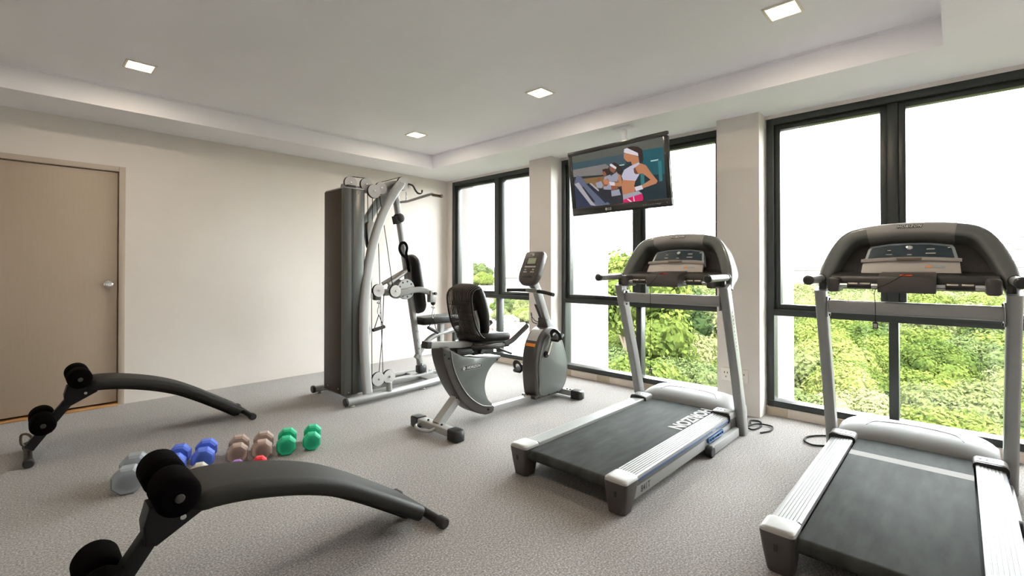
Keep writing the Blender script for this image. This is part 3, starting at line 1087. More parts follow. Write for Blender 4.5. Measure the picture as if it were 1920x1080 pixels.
B().tube(cr_spline([(2.20, 2.75, 0.575), (2.36, 2.75, 0.560), (2.46, 2.75, 0.552)], 4), 0.012, 10).obj('adjust_tube', 'silver_white', K)
# seat
def seat_pad(zc, w, l, h, name, m):
    R = []
    for z, k in ((-h / 2, 0.90), (-h * 0.42, 0.965), (0.0, 1.0), (h * 0.36, 0.975), (h / 2, 0.90), (h * 0.52, 0.5)):
        ring = []
        for i in range(40):
            a = 2 * pi * i / 40
            ca, sa = cos(a), sin(a)
            e = 0.62
            x = abs(ca) ** e * (1 if ca > 0 else -1) * l / 2
            y = abs(sa) ** e * (1 if sa > 0 else -1) * w / 2
            dip = -0.012 * max(0, 1 - abs(y) / (w / 2)) if z > 0 else 0
            ring.append((2.575 + x * k, YC + y * k, zc + z + dip - 0.06 * (x * k)))
        R.append(ring)
    return B().rings(R).obj(name, m, K, angle=60)
seat_pad(0.668, 0.36, 0.40, 0.062, 'seat_cushion', 'vinyl_grey')
seat_pad(0.632, 0.34, 0.38, 0.024, 'seat_base', 'plastic_black')
for s in (-1, 1):
    gr = B().tube(cr_spline([(2.40, YC + s * 0.06, 0.60), (2.42, YC + s * 0.16, 0.605), (2.47, YC + s * 0.205, 0.606), (2.58, YC + s * 0.212, 0.610), (2.66, YC + s * 0.212, 0.625), (2.75, YC + s * 0.212, 0.668)], 6), 0.015, 12).obj('seat_grip_tube', 'plastic_dark', K)
    B().tube(cr_spline([(2.60, YC + s * 0.212, 0.612), (2.68, YC + s * 0.212, 0.634), (2.76, YC + s * 0.212, 0.675), (2.865, YC + s * 0.212, 0.735)], 5), 0.020, 14).obj('grip_sleeve', 'rubber_black', gr)
# backrest frame tubes
for s in (-1, 1):
    B().tube(cr_spline([(2.66, YC + s * 0.055, 0.598), (2.50, YC + s * 0.075, 0.592), (2.450, YC + s * 0.10, 0.615), (2.428, YC + s * 0.105, 0.70), (2.418, YC + s * 0.105, 0.80), (2.405, YC + s * 0.09, 0.88)], 6), 0.0135, 12).obj('back_tube', 'silver_paint', K)
# backrest pad: egg-shaped, leaning back
bu = Vector((-0.27, 0, 1)).normalized()
bn = Vector((1, 0, 0.27)).normalized()
bc0 = Vector((2.455, YC, 0.865))
def back_outline(k):
    hl = [(0.0, -0.215), (0.085, -0.205), (0.130, -0.165), (0.155, -0.09), (0.172, 0.0), (0.172, 0.09), (0.158, 0.165), (0.125, 0.208), (0.07, 0.222), (0.0, 0.225)]
    sp = cr_spline([(y, z, 0) for y, z in hl], 3)
    pts = [(p.x, p.y) for p in sp] + [(-p.x, p.y) for p in sp[-2:0:-1]]
    return [(y * k, z * k) for y, z in pts]
R = []
for o, k in ((-0.024, 0.93), (-0.020, 0.97), (0.0, 1.0), (0.020, 0.98), (0.036, 0.90), (0.042, 0.70)):
    R.append([bc0 + Vector((0, 1, 0)) * y + bu * z + bn * o for y, z in back_outline(k)])
pad = B().rings(R).obj('backrest_pad', 'vinyl_black', K, angle=60)
for dz in (0.06, -0.035):
    c = bc0 + bu * dz - bn * 0.045
    b = B()
    Mx = frameM(c, (0, 1, 0), bu)
    b.box((0, 0, 0), (0.19, 0.055, 0.035), 0.01, 2, Mx)
    b.obj('back_bracket', 'plastic_black', K)
# elastic cords stretched behind the pad
b = B()
NC = 18
for i in range(NC):
    y = -0.150 + 0.270 * i / (NC - 1)
    e = abs(y) / 0.172
    zt = 0.222 * (1 - 0.22 * e ** 4)
    zb = -0.225 * (1 - 0.20 * e ** 3)
    pts = []
    for off, z in ((0.006, zt + 0.004), (-0.040, zt + 0.004), (-0.105, zt - 0.025), (-0.125, 0.06), (-0.120, -0.08), (-0.080, zb + 0.03), (-0.020, zb - 0.004)):
        pts.append(bc0 + Vector((0, y, 0)) + bu * z + bn * off)
    b.tube(cr_spline(pts, 4), 0.0037, 6)
b.obj('back_cords', 'cord_brown', K)
b = B()
for y in (-0.158, 0.128):
    pts = []
    for off, z in ((0.0, 0.19), (-0.06, 0.20), (-0.108, 0.165), (-0.127, 0.04), (-0.120, -0.08), (-0.080, -0.17), (-0.02, -0.19)):
        pts.append(bc0 + Vector((0, y, 0)) + bu * z + bn * off)
    b.tube(cr_spline(pts, 4), 0.007, 8)
for z in (0.10, -0.02):
    b.tube([bc0 + Vector((0, -0.158, 0)) + bu * z - bn * 0.129, bc0 + Vector((0, 0.128, 0)) + bu * z - bn * 0.129], 0.003, 6)
b.obj('cord_frame', 'metal_black', K)
# base beam, front stabiliser
B().sweep([(2.57, YC, 0.060), (3.18, YC, 0.052)], rrect(0.062, 0.052, 0.005)).obj('base_beam', 'silver_white', K)
b = B()
for x, z in ((3.075, 0.082), (3.115, 0.082)):
    b.cyl((x, YC + 0.012, z - 0.006), (x, YC + 0.012, z + 0.003), 0.008, 10)
b.cyl((3.15, YC - 0.032, 0.055), (3.15, YC - 0.037, 0.055), 0.008, 10)
b.obj('bolt', 'metal_black', K)
fst = B().sweep([(3.56, 2.585, 0.046), (3.56, 2.955, 0.046)], rrect(0.072, 0.050, 0.006)).obj('front_stabilizer', 'silver_white', K)
foot(3.56, 2.555, -1, 0.080, fst)
foot(3.56, 2.985, 1, 0.080, fst)
b = B()
for y in (2.63, 2.665):
    b.cyl((3.55, y, 0.071), (3.55, y, 0.079), 0.007, 10)
b.obj('bolt', 'metal_black', fst)
# front housing
ho = cr_spline([(3.150, 0.052, 0), (3.130, 0.15, 0), (3.117, 0.28, 0), (3.120, 0.40, 0), (3.145, 0.51, 0), (3.195, 0.60, 0), (3.265, 0.655, 0), (3.35, 0.672, 0), (3.43, 0.645, 0),
                (3.495, 0.575, 0), (3.55, 0.46, 0), (3.588, 0.34, 0), (3.598, 0.24, 0), (3.578, 0.145, 0), (3.525, 0.075, 0), (3.46, 0.050, 0)], 4)
ho = [(p.x, p.y) for p in ho]
hs = B().prism(ho, 'y', 2.690, 2.850, 0.022, 3).obj('drive_housing', 'plastic_brown', K, angle=40)
hp = cr_spline([(3.190, 0.078, 0), (3.170, 0.20, 0), (3.166, 0.34, 0), (3.185, 0.45, 0), (3.230, 0.545, 0), (3.295, 0.600, 0), (3.37, 0.605, 0), (3.435, 0.57, 0),
                (3.50, 0.48, 0), (3.548, 0.36, 0), (3.565, 0.26, 0), (3.55, 0.165, 0), (3.50, 0.095, 0), (3.43, 0.072, 0)], 4, closed=True)
hp = [(p.x, p.y) for p in hp]
for y0, y1 in ((2.684, 2.692), (2.848, 2.856)):
    B().prism(hp, 'y', y0, y1, 0.003).obj('side_panel', 'plastic_greygreen', hs)
yy = 2.686
B().tube(cr_spline([(3.215, yy, 0.095), (3.194, yy, 0.20), (3.190, yy, 0.33), (3.207, yy, 0.44), (3.245, yy, 0.525), (3.30, yy, 0.575)], 4), 0.004, 6).obj('panel_groove', 'plastic_greygreen', hs)
b = B()
b.span((3.118, 2.6875, 0.050), (3.48, 2.8525, 0.082), 0.01)
b.obj('housing_foot', 'plastic_dark', hs)
b = B()
for x in (3.17, 3.30, 3.43):
    b.cyl((x, 2.6885, 0.066), (x, 2.682, 0.066), 0.007, 10)
b.obj('screw', 'metal_black', hs)
def on_housing(t0, t1, grow):
    pts = [p for p in ho[:40]]
    seg = [p for p in pts if t0 <= p[1] <= t1 and p[0] < 3.3]
    R = []
    for x, z in seg:
        R.append([(x - grow, 2.715, z), (x - grow, 2.825, z), (x + 0.01, 2.825, z), (x + 0.01, 2.715, z)])
    return B().rings(R)
on_housing(0.50, 0.548, 0.003).obj('orange_reflector', 'orange_plastic', hs, label='orange reflector band')
on_housing(0.548, 0.66, 0.0025).obj('silver_strip', 'pulley_grey', hs)
# mast boot, mast, console
md = (Vector((3.235, YC, 1.005)) - Vector((3.435, YC, 0.66))).normalized()
mb = Vector((3.405, YC, 0.64))
R = []
for q, w, l in ((0.0, 0.15, 0.22), (0.05, 0.12, 0.15), (0.10, 0.095, 0.115), (0.135, 0.082, 0.098)):
    c = Vector((3.40, YC, 0.625)) + md * q
    R.append([(c.x + c2, c.y + a, c.z - 0.25 * c2) for a, c2 in rrect(w, l, 0.025)])
B().rings(R).obj('mast_boot', 'plastic_dark', K, angle=50)
mast = B().sweep([mb, Vector((3.235, YC, 1.005)), Vector((3.175, YC, 1.10))], rrect(0.058, 0.068, 0.008), up=(1, 0, 0)).obj('mast', 'silver_white', K)
B().sweep([mb + md * 0.13 - Vector((0.037, 0, 0.02)), mb + md * 0.30 - Vector((0.037, 0, 0.02))], rrect(0.03, 0.012, 0.004), up=(1, 0, 0)).obj('mast_strip', 'plastic_black', mast)
B().tube(cr_spline([(3.315, 2.79, 0.72), (3.26, 2.80, 0.72), (3.24, 2.84, 0.77), (3.25, 2.85, 0.80), (3.20, 2.80, 0.795), (3.195, 2.79, 0.725), (3.25, 2.78, 0.70)], 3), 0.0035, 6).obj('bottle_hoop', 'metal_black', K)
cl = B().cyl((3.160, YC - 0.075, 1.003), (3.160, YC + 0.055, 1.010), 0.021, 18, bev=0.004).obj('bar_clamp', 'silver_paint', K)
B().sweep(cr_spline([(3.160, YC - 0.05, 1.004), (3.158, YC - 0.16, 0.995), (3.135, YC - 0.27, 0.980)], 5), circ(0.0165, 12)).obj('handle_grip', 'rubber_black', K)
B().sweep(cr_spline([(3.160, YC + 0.04, 1.009), (3.155, YC + 0.16, 1.008), (3.125, YC + 0.27, 1.005)], 5), circ(0.0165, 12)).obj('handle_grip', 'rubber_black', K)
# console
vv = Vector((0.42, 0, 0.907)).normalized()
cc = Vector((3.155, YC - 0.005, 1.205))
CM = frameM(cc, (0, -1, 0), vv)
def con_ring(k, o, top=0.162, bot=-0.165):
    hl = [(0.0, bot), (0.050, bot + 0.004), (0.088, bot + 0.032), (0.108, bot + 0.075), (0.112, bot + 0.12), (0.110, 0.05), (0.107, top - 0.02), (0.097, top - 0.004), (0.08, top), (0.0, top)]
    pts = hl + [(-a, c) for a, c in hl[-2:0:-1]]
    return [CM @ Vector((a * k, c * k, o)) for a, c in pts]
R = [con_ring(k, o) for k, o in ((0.80, -0.055), (0.95, -0.042), (1.0, -0.02), (1.0, 0.010), (0.97, 0.020), (0.93, 0.0225))]
cs = B().rings(R).obj('console', 'plastic_brown', K, angle=50)
b = B()
b.box((0.0, 0.060, 0.0235), (0.118, 0.078, 0.004), 0.001, 1, CM)
b.obj('screen_bezel', 'plastic_dark', cs)
B().box((0.004, 0.062, 0.0262), (0.094, 0.055, 0.002), 0, 1, CM).obj('console_screen', 'lcd_green', cs)
b = B()
for u, v in ((-0.045, -0.022), (0.045, -0.022), (-0.052, -0.045), (-0.030, -0.045), (0.030, -0.045), (0.052, -0.045)):
    b.box((u, v, 0.0245), (0.020, 0.012, 0.004), 0.001, 1, CM)
b.obj('button', 'plastic_beige', cs)
B().box((0.0, -0.022, 0.0245), (0.05, 0.013, 0.004), 0.001, 1, CM).obj('wide_button', 'bronze_grip', cs)
B().box((0.0, 0.006, 0.0238), (0.130, 0.014, 0.003), 0.001, 1, CM).obj('label_strip', 'plastic_beige', cs)
B().box((0.0, -0.088, 0.0225), (0.110, 0.026, 0.006), 0.0025, 2, CM).obj('console_shelf', 'plastic_black', cs)
b = B()
b.lathe([(0, 0), (0.012, 0), (0.012, 0.003), (0, 0.003)], CM @ Vector((0, 0.124, 0.022)), CM.to_3x3() @ Vector((0, 0, 1)), 16)
b.obj('console_emblem', 'chrome', cs)
B().box((0.0, 0.124, 0.0232), (0.13, 0.004, 0.002), 0, 1, CM).obj('orange_line', 'bronze_grip', cs)
# cranks and pedals
hub = B().cyl((3.255, 2.664, 0.435), (3.255, 2.690, 0.435), 0.030, 20, bev=0.006)
hub.cyl((3.255, 2.848, 0.435), (3.255, 2.876, 0.435), 0.030, 20, bev=0.006)
hub = hub.obj('crank_hub', 'metal_black', K)
def pedal(sx, sz, y, sgn):
    c = Vector((3.255 + sx, y, 0.435 + sz))
    B().sweep([(3.255, y - sgn * 0.05, 0.435), c - Vector((0, sgn * 0.05, 0))], rrect(0.014, 0.024, 0.005), up=(0, 1, 0)).obj('crank_arm', 'chrome', K)
    b = B()
    Mx = Matrix.Translation(c) @ Matrix.Rotation(radians(-28), 4, 'Y')
    b.box((0, 0, 0), (0.105, 0.090, 0.030), 0.010, 2, Mx)
    b.cyl(c - Vector((0, sgn * 0.058, 0)), c, 0.009, 10)
    pd = b.obj('pedal', 'plastic_black', K)
    st = B().sweep([Mx @ Vector(p) for p in cr_spline([(-0.02, -0.052, -0.005), (-0.015, -0.050, 0.04), (-0.005, -0.02, 0.068), (0.0, 0.02, 0.068), (-0.005, 0.050, 0.04), (-0.01, 0.052, -0.005)], 4)],
                   rrect(0.034, 0.004, 0.0015), up=(1, 0, 0)).obj('pedal_strap', 'rubber_black', pd)
pedal(0.075, 0.150, 2.610, -1)
pedal(-0.075, -0.150, 2.930, 1)

# ------------------------------------------------------------------ multi gym (world coordinates)
GY = 4.148
G = thing('multi_gym', 'silver cable multi gym with a tall dark weight tower against the back wall', 'gym machine', (2.5, GY, 0))
# base rails
for s, (ya, yb_) in ((-1, (3.822, 3.930)), (1, (4.474, 4.366))):
    rl = B().tube(cr_spline([(1.95, ya, 0.050), (2.30, ya - s * 0.006, 0.050), (2.70, ya * 0.6 + yb_ * 0.4, 0.050), (3.15, yb_, 0.050)], 5), 0.034, 16).obj('base_rail', 'silver_paint', G)
    B().cyl((1.925, ya, 0.050), (1.952, ya, 0.050), 0.0365, 16, bev=0.006).obj('rail_plug', 'plastic_black', rl)
    b = B()
    for x in (2.0, 2.78):
        yy = ya if x < 2.5 else ya * 0.55 + yb_ * 0.45
        b.lathe([(0.0, 0.0), (0.020, 0.0), (0.022, 0.006), (0.010, 0.018), (0.0, 0.018)], (x, yy, 0.0), (0, 0, 1), 14)
    b.obj('rail_foot', 'plastic_beige', rl)
    B().cyl((2.36, ya + s * 0.004, 0.07), (2.36, ya + s * 0.004, 0.155), 0.026, 16, bev=0.003).obj('dip_post', 'silver_paint', G)
    # big curved front arm
    y0, y1 = ya - s * 0.045, GY + s * 0.060
    prof = [(2.170, 0.065), (2.155, 0.30), (2.150, 0.55), (2.160, 0.80), (2.185, 1.02), (2.225, 1.22), (2.285, 1.43), (2.365, 1.63), (2.465, 1.82), (2.575, 1.975), (2.655, 2.060)]
    pts = []
    for i, (x, z) in enumerate(prof):
        t = i / (len(prof) - 1)
        pts.append((x, y0 * (1 - t ** 1.3) + y1 * t ** 1.3, z))
    arm = B().sweep(cr_spline(pts, 4), rrect(0.056, 0.088, 0.022), up=(1, 0, 0)).obj('curved_arm', 'silver_white', G)
    B().span((2.105, y0 - 0.05, 0.060), (2.235, y0 + 0.05, 0.070), 0.002).obj('foot_plate', 'silver_paint', arm)
    for z, x in ((1.93, 2.54), (2.01, 2.60)):
        yy = GY + s * 0.060 + s * 0.035
        B().cyl((x, yy - s * 0.01, z), (x, yy, z), 0.012, 10).obj('bolt', 'steel', arm)
B().sweep([(2.08, GY, 0.062), (3.02, GY, 0.062)], rrect(0.062, 0.062, 0.01)).obj('centre_beam', 'silver_paint', G)
B().span((2.02, 3.85, 0.045), (2.12, 4.45, 0.072), 0.004).obj('base_plate', 'silver_paint', G)
B().span((2.90, 3.93, 0.050), (3.10, 4.37, 0.070), 0.004).obj('base_plate', 'silver_paint', G)
# weight tower: brown side cover with a rounded silver corner, grey front cover
tw = B().span((1.985, 3.955, 0.075), (2.185, 4.345, 1.925), 0.002).obj('weight_tower', 'tower_brown', G)
R = []
for z in (0.078, 1.922):
    ring = [(1.979, 3.990, z), (1.979, 3.965, z), (1.985, 3.948, z), (1.998, 3.938, z), (2.020, 3.934, z), (2.045, 3.934, z), (2.045, 3.956, z), (2.0, 3.990, z)]
    R.append(ring)
B().rings(R).obj('corner_trim', 'tower_grey', tw, angle=60)
B().span((2.047, 3.936, 0.080), (2.060, 3.9545, 1.918)).obj('cover_joint', 'plastic_black', tw)
B().span((2.061, 3.935, 0.080), (2.165, 3.9545, 1.918), 0.003).obj('front_cover', 'tower_grey', tw)
B().span((1.99, 3.96, 1.926), (2.18, 4.34, 1.938), 0.003).obj('tower_lid', 'silver_paint', tw)
B().box((2.065, 3.995, 1.948), (0.095, 0.055, 0.028), 0.011, 3).obj('tower_handle', 'plastic_black', tw)
b = B()
for x, z in ((2.02, 0.10), (2.12, 0.10), (2.12, 1.89)):
    b.cyl((x, 3.934, z), (x, 3.930, z), 0.007, 10)
for y in (4.05, 4.25):
    b.cyl((1.984, y, 0.12), (1.980, y, 0.12), 0.007, 10)
b.obj('screw', 'steel', tw)
b = B()
for i in range(14):
    b.span((2.19, 4.00, 0.16 + i * 0.045), (2.225, 4.30, 0.20 + i * 0.045), 0.003)
b.obj('weight_stack', 'plastic_black', G)
for y in (4.06, 4.24):
    B().cyl((2.207, y, 0.09), (2.207, y, 1.93), 0.010, 10).obj('guide_rod', 'chrome', G)
# top boom with pulleys
bt = B().tube(cr_spline([(2.06, GY, 1.965), (2.30, GY, 1.962), (2.46, GY, 1.955), (2.58, GY, 1.975), (2.66, GY, 2.02)], 5), 0.030, 14).obj('top_boom', 'silver_paint', G)
B().sweep(cr_spline([(2.46, GY, 1.99), (2.54, GY, 2.055), (2.64, GY, 2.085), (2.72, GY, 2.070)], 5), rrect(0.05, 0.04, 0.008)).obj('boom_arch', 'silver_paint', G)
def pulley(x, z, y, r=0.062, cover=True):
    p = B().lathe([(0.0, -0.012), (r * 0.96, -0.012), (r, -0.009), (r * 0.90, 0.0), (r, 0.009), (r * 0.96, 0.012), (0.0, 0.012)], (x, y, z), (0, 1, 0), 24).obj('pulley', 'plastic_black', G)
    if cover:
        B().lathe([(0.0, 0.0), (r * 0.97, 0.0), (r * 0.97, 0.006), (0.0, 0.007)], (x, y - 0.0125, z), (0, -1, 0), 24).obj('pulley_cover', 'pulley_grey', p)
        B().lathe([(0.0, 0.0), (0.010, 0.0), (0.009, 0.008), (0.0, 0.009)], (x, y - 0.019, z), (0, -1, 0), 10).obj('axle_bolt', 'steel', p)
    return p
pulley(2.125, 2.005, GY - 0.03)
pulley(2.285, 2.010, GY - 0.03)
pulley(2.335, 1.945, GY - 0.09, 0.068)
pulley(2.445, 1.995, GY - 0.03)
pulley(2.700, 2.075, GY - 0.03, 0.070)
pulley(2.405, 0.130, GY - 0.05, 0.068)
pulley(2.525, 0.135, GY - 0.05, 0.068)
pulley(2.235, 0.62, GY - 0.10, 0.060)
pulley(2.355, 0.995, GY - 0.14, 0.062)
pulley(2.525, 0.985, GY - 0.16, 0.060)
# floating pulley bracket
b = B()
o = [(p.x, p.y) for p in cr_spline([(2.300, 1.42, 0), (2.330, 1.40, 0), (2.362, 1.43, 0), (2.372, 1.55, 0), (2.360, 1.635, 0), (2.320, 1.660, 0), (2.282, 1.63, 0), (2.285, 1.52, 0)], 4, closed=True)]
B().prism(o, 'y', GY - 0.075, GY - 0.065, 0.002).obj('floating_bracket', 'white_print', G)
B().prism([(x - 0.012, z - 0.006) for x, z in o], 'y', GY - 0.0645, GY - 0.030, 0.002).obj('bracket_body', 'plastic_black', G)
# cables
cables = [
    [(2.125, 2.067, GY - 0.03), (2.285, 2.072, GY - 0.03)],
    [(2.445, 2.055, GY - 0.03), (2.690, 2.145, GY - 0.03)],
    [(2.270, 1.94, GY - 0.09), (2.300, 1.60, GY - 0.05), (2.335, 1.40, GY - 0.05), (2.345, 0.14, GY - 0.05)],
    [(2.340, 1.88, GY - 0.06), (2.345, 1.62, GY - 0.05)],
    [(2.395, 1.93, GY - 0.09), (2.460, 1.45, GY - 0.12), (2.500, 1.04, GY - 0.16)],
    [(2.400, 1.96, GY - 0.03), (2.430, 1.0, GY - 0.05), (2.465, 0.14, GY - 0.05)],
    [(2.225, 1.93, GY - 0.06), (2.226, 0.86, GY - 0.06)],
    [(2.245, 0.56, GY - 0.10), (2.275, 0.10, GY - 0.06)],
    [(2.420, 0.99, GY - 0.14), (2.420, 0.50, GY - 0.10), (2.420, 0.19, GY - 0.05)],
]
for c in cables:
    B().tube([(x, y, z) for x, z, y in c], 0.0035, 6).obj('cable', 'cable_black', G)
# front post with seat and back pads
pb, pt = Vector((2.955, GY, 0.085)), Vector((2.625, GY, 2.00))
pd_ = (pt - pb).normalized()
post = B().sweep([pb, pt], rrect(0.058, 0.058, 0.016), up=(1, 0, 0)).obj('front_post', 'silver_paint', G)
b = B()
for q in (0.11, 0.20, 0.28, 0.37, 0.47):
    c = pb + pd_ * q
    for s in (-1, 1):
        b.cyl((c.x, c.y + s * 0.028, c.z), (c.x, c.y + s * 0.046, c.z), 0.011, 10)
b.obj('bolt', 'steel', post)
B().box((2.95, GY, 0.14), (0.10, 0.085, 0.09), 0.02, 2).obj('post_boot', 'plastic_black', post)
c = pb + pd_ * 1.66
B().ball((c.x, c.y, c.z), (0.058, 0.058, 0.055), 18, 12).obj('stop_ball', 'rubber_black', G)
B().sweep([c - pd_ * 0.06 - Vector((0.03, 0, 0)), c + pd_ * 0.02 - Vector((0.035, 0, 0))], rrect(0.075, 0.06, 0.012), up=(1, 0, 0)).obj('stop_block', 'rubber_black', G)
# back pad: tall capsule in front of the post
bpc = pb + pd_ * 0.955 + Vector((0.075, 0, 0.015))
R = []
for o_, k in ((-0.028, 0.94), (-0.018, 1.0), (0.014, 1.0), (0.026, 0.93), (0.030, 0.75)):
    ring = []
    for i in range(36):
        a = 2 * pi * i / 36
        y = 0.135 * cos(a)
        z = 0.20 * (1 if sin(a) > 0 else -1) * (1 if abs(sin(a)) > 1e-6 else 0) + 0.115 * sin(a)
        ring.append(bpc + Vector((0, y * k, 0)) + pd_ * z * (0.5 + 0.5 * k) + Vector((1, 0, 0.17)).normalized() * o_)
    R.append(ring)
B().rings(R).obj('back_pad', 'vinyl_black', G, angle=60)
# seat pad: tapered hexagonal board
so = [(2.905, -0.105), (2.925, -0.118), (3.22, -0.150), (3.36, -0.115), (3.375, -0.10), (3.375, 0.10), (3.36, 0.115), (3.22, 0.150), (2.925, 0.118), (2.905, 0.105)]
B().prism([(x, GY + y) for x, y in so], 'z', 0.622, 0.690, 0.016, 3).obj('seat_pad', 'vinyl_black', G, angle=40)
B().prism([(3.14 + (x - 3.14) * 1.0, GY + y * 0.97) for x, y in so], 'z', 0.612, 0.621, 0.002).obj('seat_board', 'plastic_black', G)
B().span((3.18, GY - 0.028, 0.075), (3.24, GY + 0.028, 0.61), 0.004).obj('seat_post', 'silver_white', G)
b = B()
b.tube(cr_spline([(2.885, GY, 0.26), (3.00, GY, 0.40), (3.12, GY, 0.47), (3.30, GY, 0.50), (3.62, GY, 0.545)], 6), 0.030, 14)
b.obj('leg_beam', 'silver_paint', G)
for s in (-1, 1):
    b = B().cyl((3.62, GY + s * 0.03, 0.53), (3.62, GY + s * 0.22, 0.53), 0.045, 18, bev=0.012)
    b.obj('leg_roller', 'foam_black', G)
B().tube([(3.02, GY, 0.075), (3.24, GY, 0.09), (3.50, GY, 0.095)], 0.026, 12).obj('front_foot_tube', 'silver_paint', G)
b = B()
for i in range(6):
    t = i / 5
    b.lathe([(0.010, -0.003), (0.013, 0), (0.010, 0.003)], (2.99 + 0.16 * t, GY - 0.05, 0.10 + 0.02 * sin(6 * t)), (0.2, 1 if i % 2 else 0, 1 if i % 2 == 0 else 0.2), 10)
b.obj('chain', 'steel', G)
# press arms
hubc = pb + pd_ * 0.93
for s in (-1, 1):
    yd = GY + s * 0.085
    hc = Vector((2.700, yd, 0.995))
    ds = B().lathe([(0.0, -0.010), (0.100, -0.010), (0.104, -0.006), (0.104, 0.006), (0.100, 0.010), (0.0, 0.010)], hc, (0, 1, 0), 30).obj('press_disc', 'silver_white', G)
    for i in range(9):
        a = 2 * pi * i / 9
        B().cyl((hc.x + 0.078 * cos(a), yd + s * 0.0098, hc.z + 0.078 * sin(a)), (hc.x + 0.078 * cos(a), yd + s * 0.0106, hc.z + 0.078 * sin(a)), 0.010, 10).obj('disc_hole', 'black_print', ds)
    ar = B().sweep(cr_spline([(2.56, yd + s * 0.01, 0.955), (2.66, yd + s * 0.030, 0.960), (2.76, yd + s * 0.040, 0.985), (2.86, yd + s * 0.055, 0.985), (2.945, yd + s * 0.075, 0.955)], 5), rrect(0.045, 0.060, 0.012)).obj('press_arm', 'silver_paint', G)
    bx_ = B().box((2.965, yd + s * 0.078, 0.915), (0.075, 0.062, 0.125), 0.008, 2)
    bx_.obj('arm_bracket', 'silver_paint', ar)
    B().cyl((2.985, yd + s * 0.03, 0.945), (2.985, yd + s * 0.13, 0.945), 0.016, 12, bev=0.003).obj('arm_roller', 'plastic_black', ar)
    B().ball((2.985, yd + s * 0.078, 0.845), 0.026, 14, 10).obj('arm_knob', 'plastic_black', ar)
    # rear link tube
    B().tube([(2.545, yd, 0.975), (2.70, yd + s * 0.0, 0.985)], 0.020, 12).obj('rear_link', 'silver_paint', ar)
    B().tube([(2.52, GY + s * 0.055, 1.05), (2.775, GY + s * 0.03, 1.19)], 0.020, 12).obj('brace_tube', 'silver_paint', G)
    B().box((2.365, GY + s * 0.10, 0.955), (0.07, 0.06, 0.11), 0.012, 2).obj('pulley_block', 'tower_grey', G)
B().ball((2.87, GY - 0.09, 1.035), (0.026, 0.02, 0.018), 12, 8).obj('release_knob', 'yellow_plastic', G, label='yellow release knob')
# lat bar hanging at the top
lx = 2.76
lat = B().tube(cr_spline([(lx, GY - 0.46, 1.925), (lx, GY - 0.42, 1.93), (lx, GY - 0.10, 1.905), (lx, GY, 1.90), (lx, GY + 0.10, 1.905), (lx, GY + 0.42, 1.915)], 5), 0.0135, 12).obj('lat_bar', 'silver_paint', G)
B().cyl((lx, GY - 0.455, 1.923), (lx, GY - 0.600, 1.893), 0.017, 14, bev=0.004).obj('bar_grip', 'bronze_grip', lat)
B().cyl((lx, GY + 0.41, 1.915), (lx, GY + 0.56, 1.90), 0.017, 14, bev=0.004).obj('bar_grip', 'bronze_grip', lat)
b = B()
for i in range(5):
    b.lathe([(0.008, -0.0025), (0.011, 0), (0.008, 0.0025)], (lx, GY, 1.915 + i * 0.020), (1, 0, 0) if i % 2 else (0, 1, 0), 10)
b.obj('bar_chain', 'steel', lat)
B().tube(cr_spline([(2.745, GY - 0.06, 2.075), (2.79, GY - 0.075, 2.06), (2.82, GY - 0.085, 2.01), (2.85, GY - 0.09, 1.985), (2.885, GY - 0.095, 1.995), (2.892, GY - 0.098, 2.025)], 4), 0.010, 8).obj('bar_hook', 'plastic_black', G)
# stirrup handles on carabiners
def stirrup(x, y, ztop, drop, spread, tilt):
    b = B()
    b.ball((x - 0.012, y, ztop - 0.02), 0.010, 10, 8)
    b.ball((x + 0.014, y, ztop - 0.025), 0.010, 10, 8)
    b.tube(cr_spline([(x, y, ztop), (x, y, ztop - 0.06)], 2), 0.004, 6)
    b.tube(cr_spline([(x, y, ztop - 0.06), (x + 0.014, y, ztop - 0.075), (x + 0.016, y, ztop - 0.11), (x, y, ztop - 0.135), (x - 0.014, y, ztop - 0.11), (x - 0.010, y, ztop - 0.075)], 3, True), 0.004, 6, closed=True)
    cb = b.obj('carabiner', 'steel', G)
    za = ztop - 0.135
    b = B()
    b.tube([(x, y, za), (x - spread, y, za - drop + tilt)], 0.004, 6)
    b.tube([(x, y, za), (x + spread, y, za - drop - tilt)], 0.004, 6)
    b.obj('strap', 'cable_black', cb)
    B().cyl((x - spread - 0.012, y, za - drop + tilt), (x + spread + 0.012, y, za - drop - tilt), 0.016, 14, bev=0.003).obj('handle_grip', 'rubber_black', cb)
stirrup(2.352, GY - 0.16, 0.90, 0.13, 0.052, -0.012)
stirrup(2.985, GY - 0.163, 0.82, 0.125, 0.055, 0.035)
# black strap loop hanging on the post
b = B()
b.sweep(cr_spline([(2.735, GY - 0.05, 1.32), (2.675, GY - 0.06, 1.345), (2.640, GY - 0.065, 1.40), (2.655, GY - 0.065, 1.455), (2.705, GY - 0.06, 1.465), (2.735, GY - 0.055, 1.42), (2.728, GY - 0.05, 1.36)], 4, True), rrect(0.030, 0.010, 0.003), closed=True, up=(0, 1, 0))
b.sweep(cr_spline([(2.730, GY - 0.05, 1.33), (2.75, GY - 0.05, 1.25), (2.762, GY - 0.05, 1.17)], 4), rrect(0.030, 0.012, 0.003), up=(0, 1, 0))
b.obj('strap_loop', 'foam_black', G)

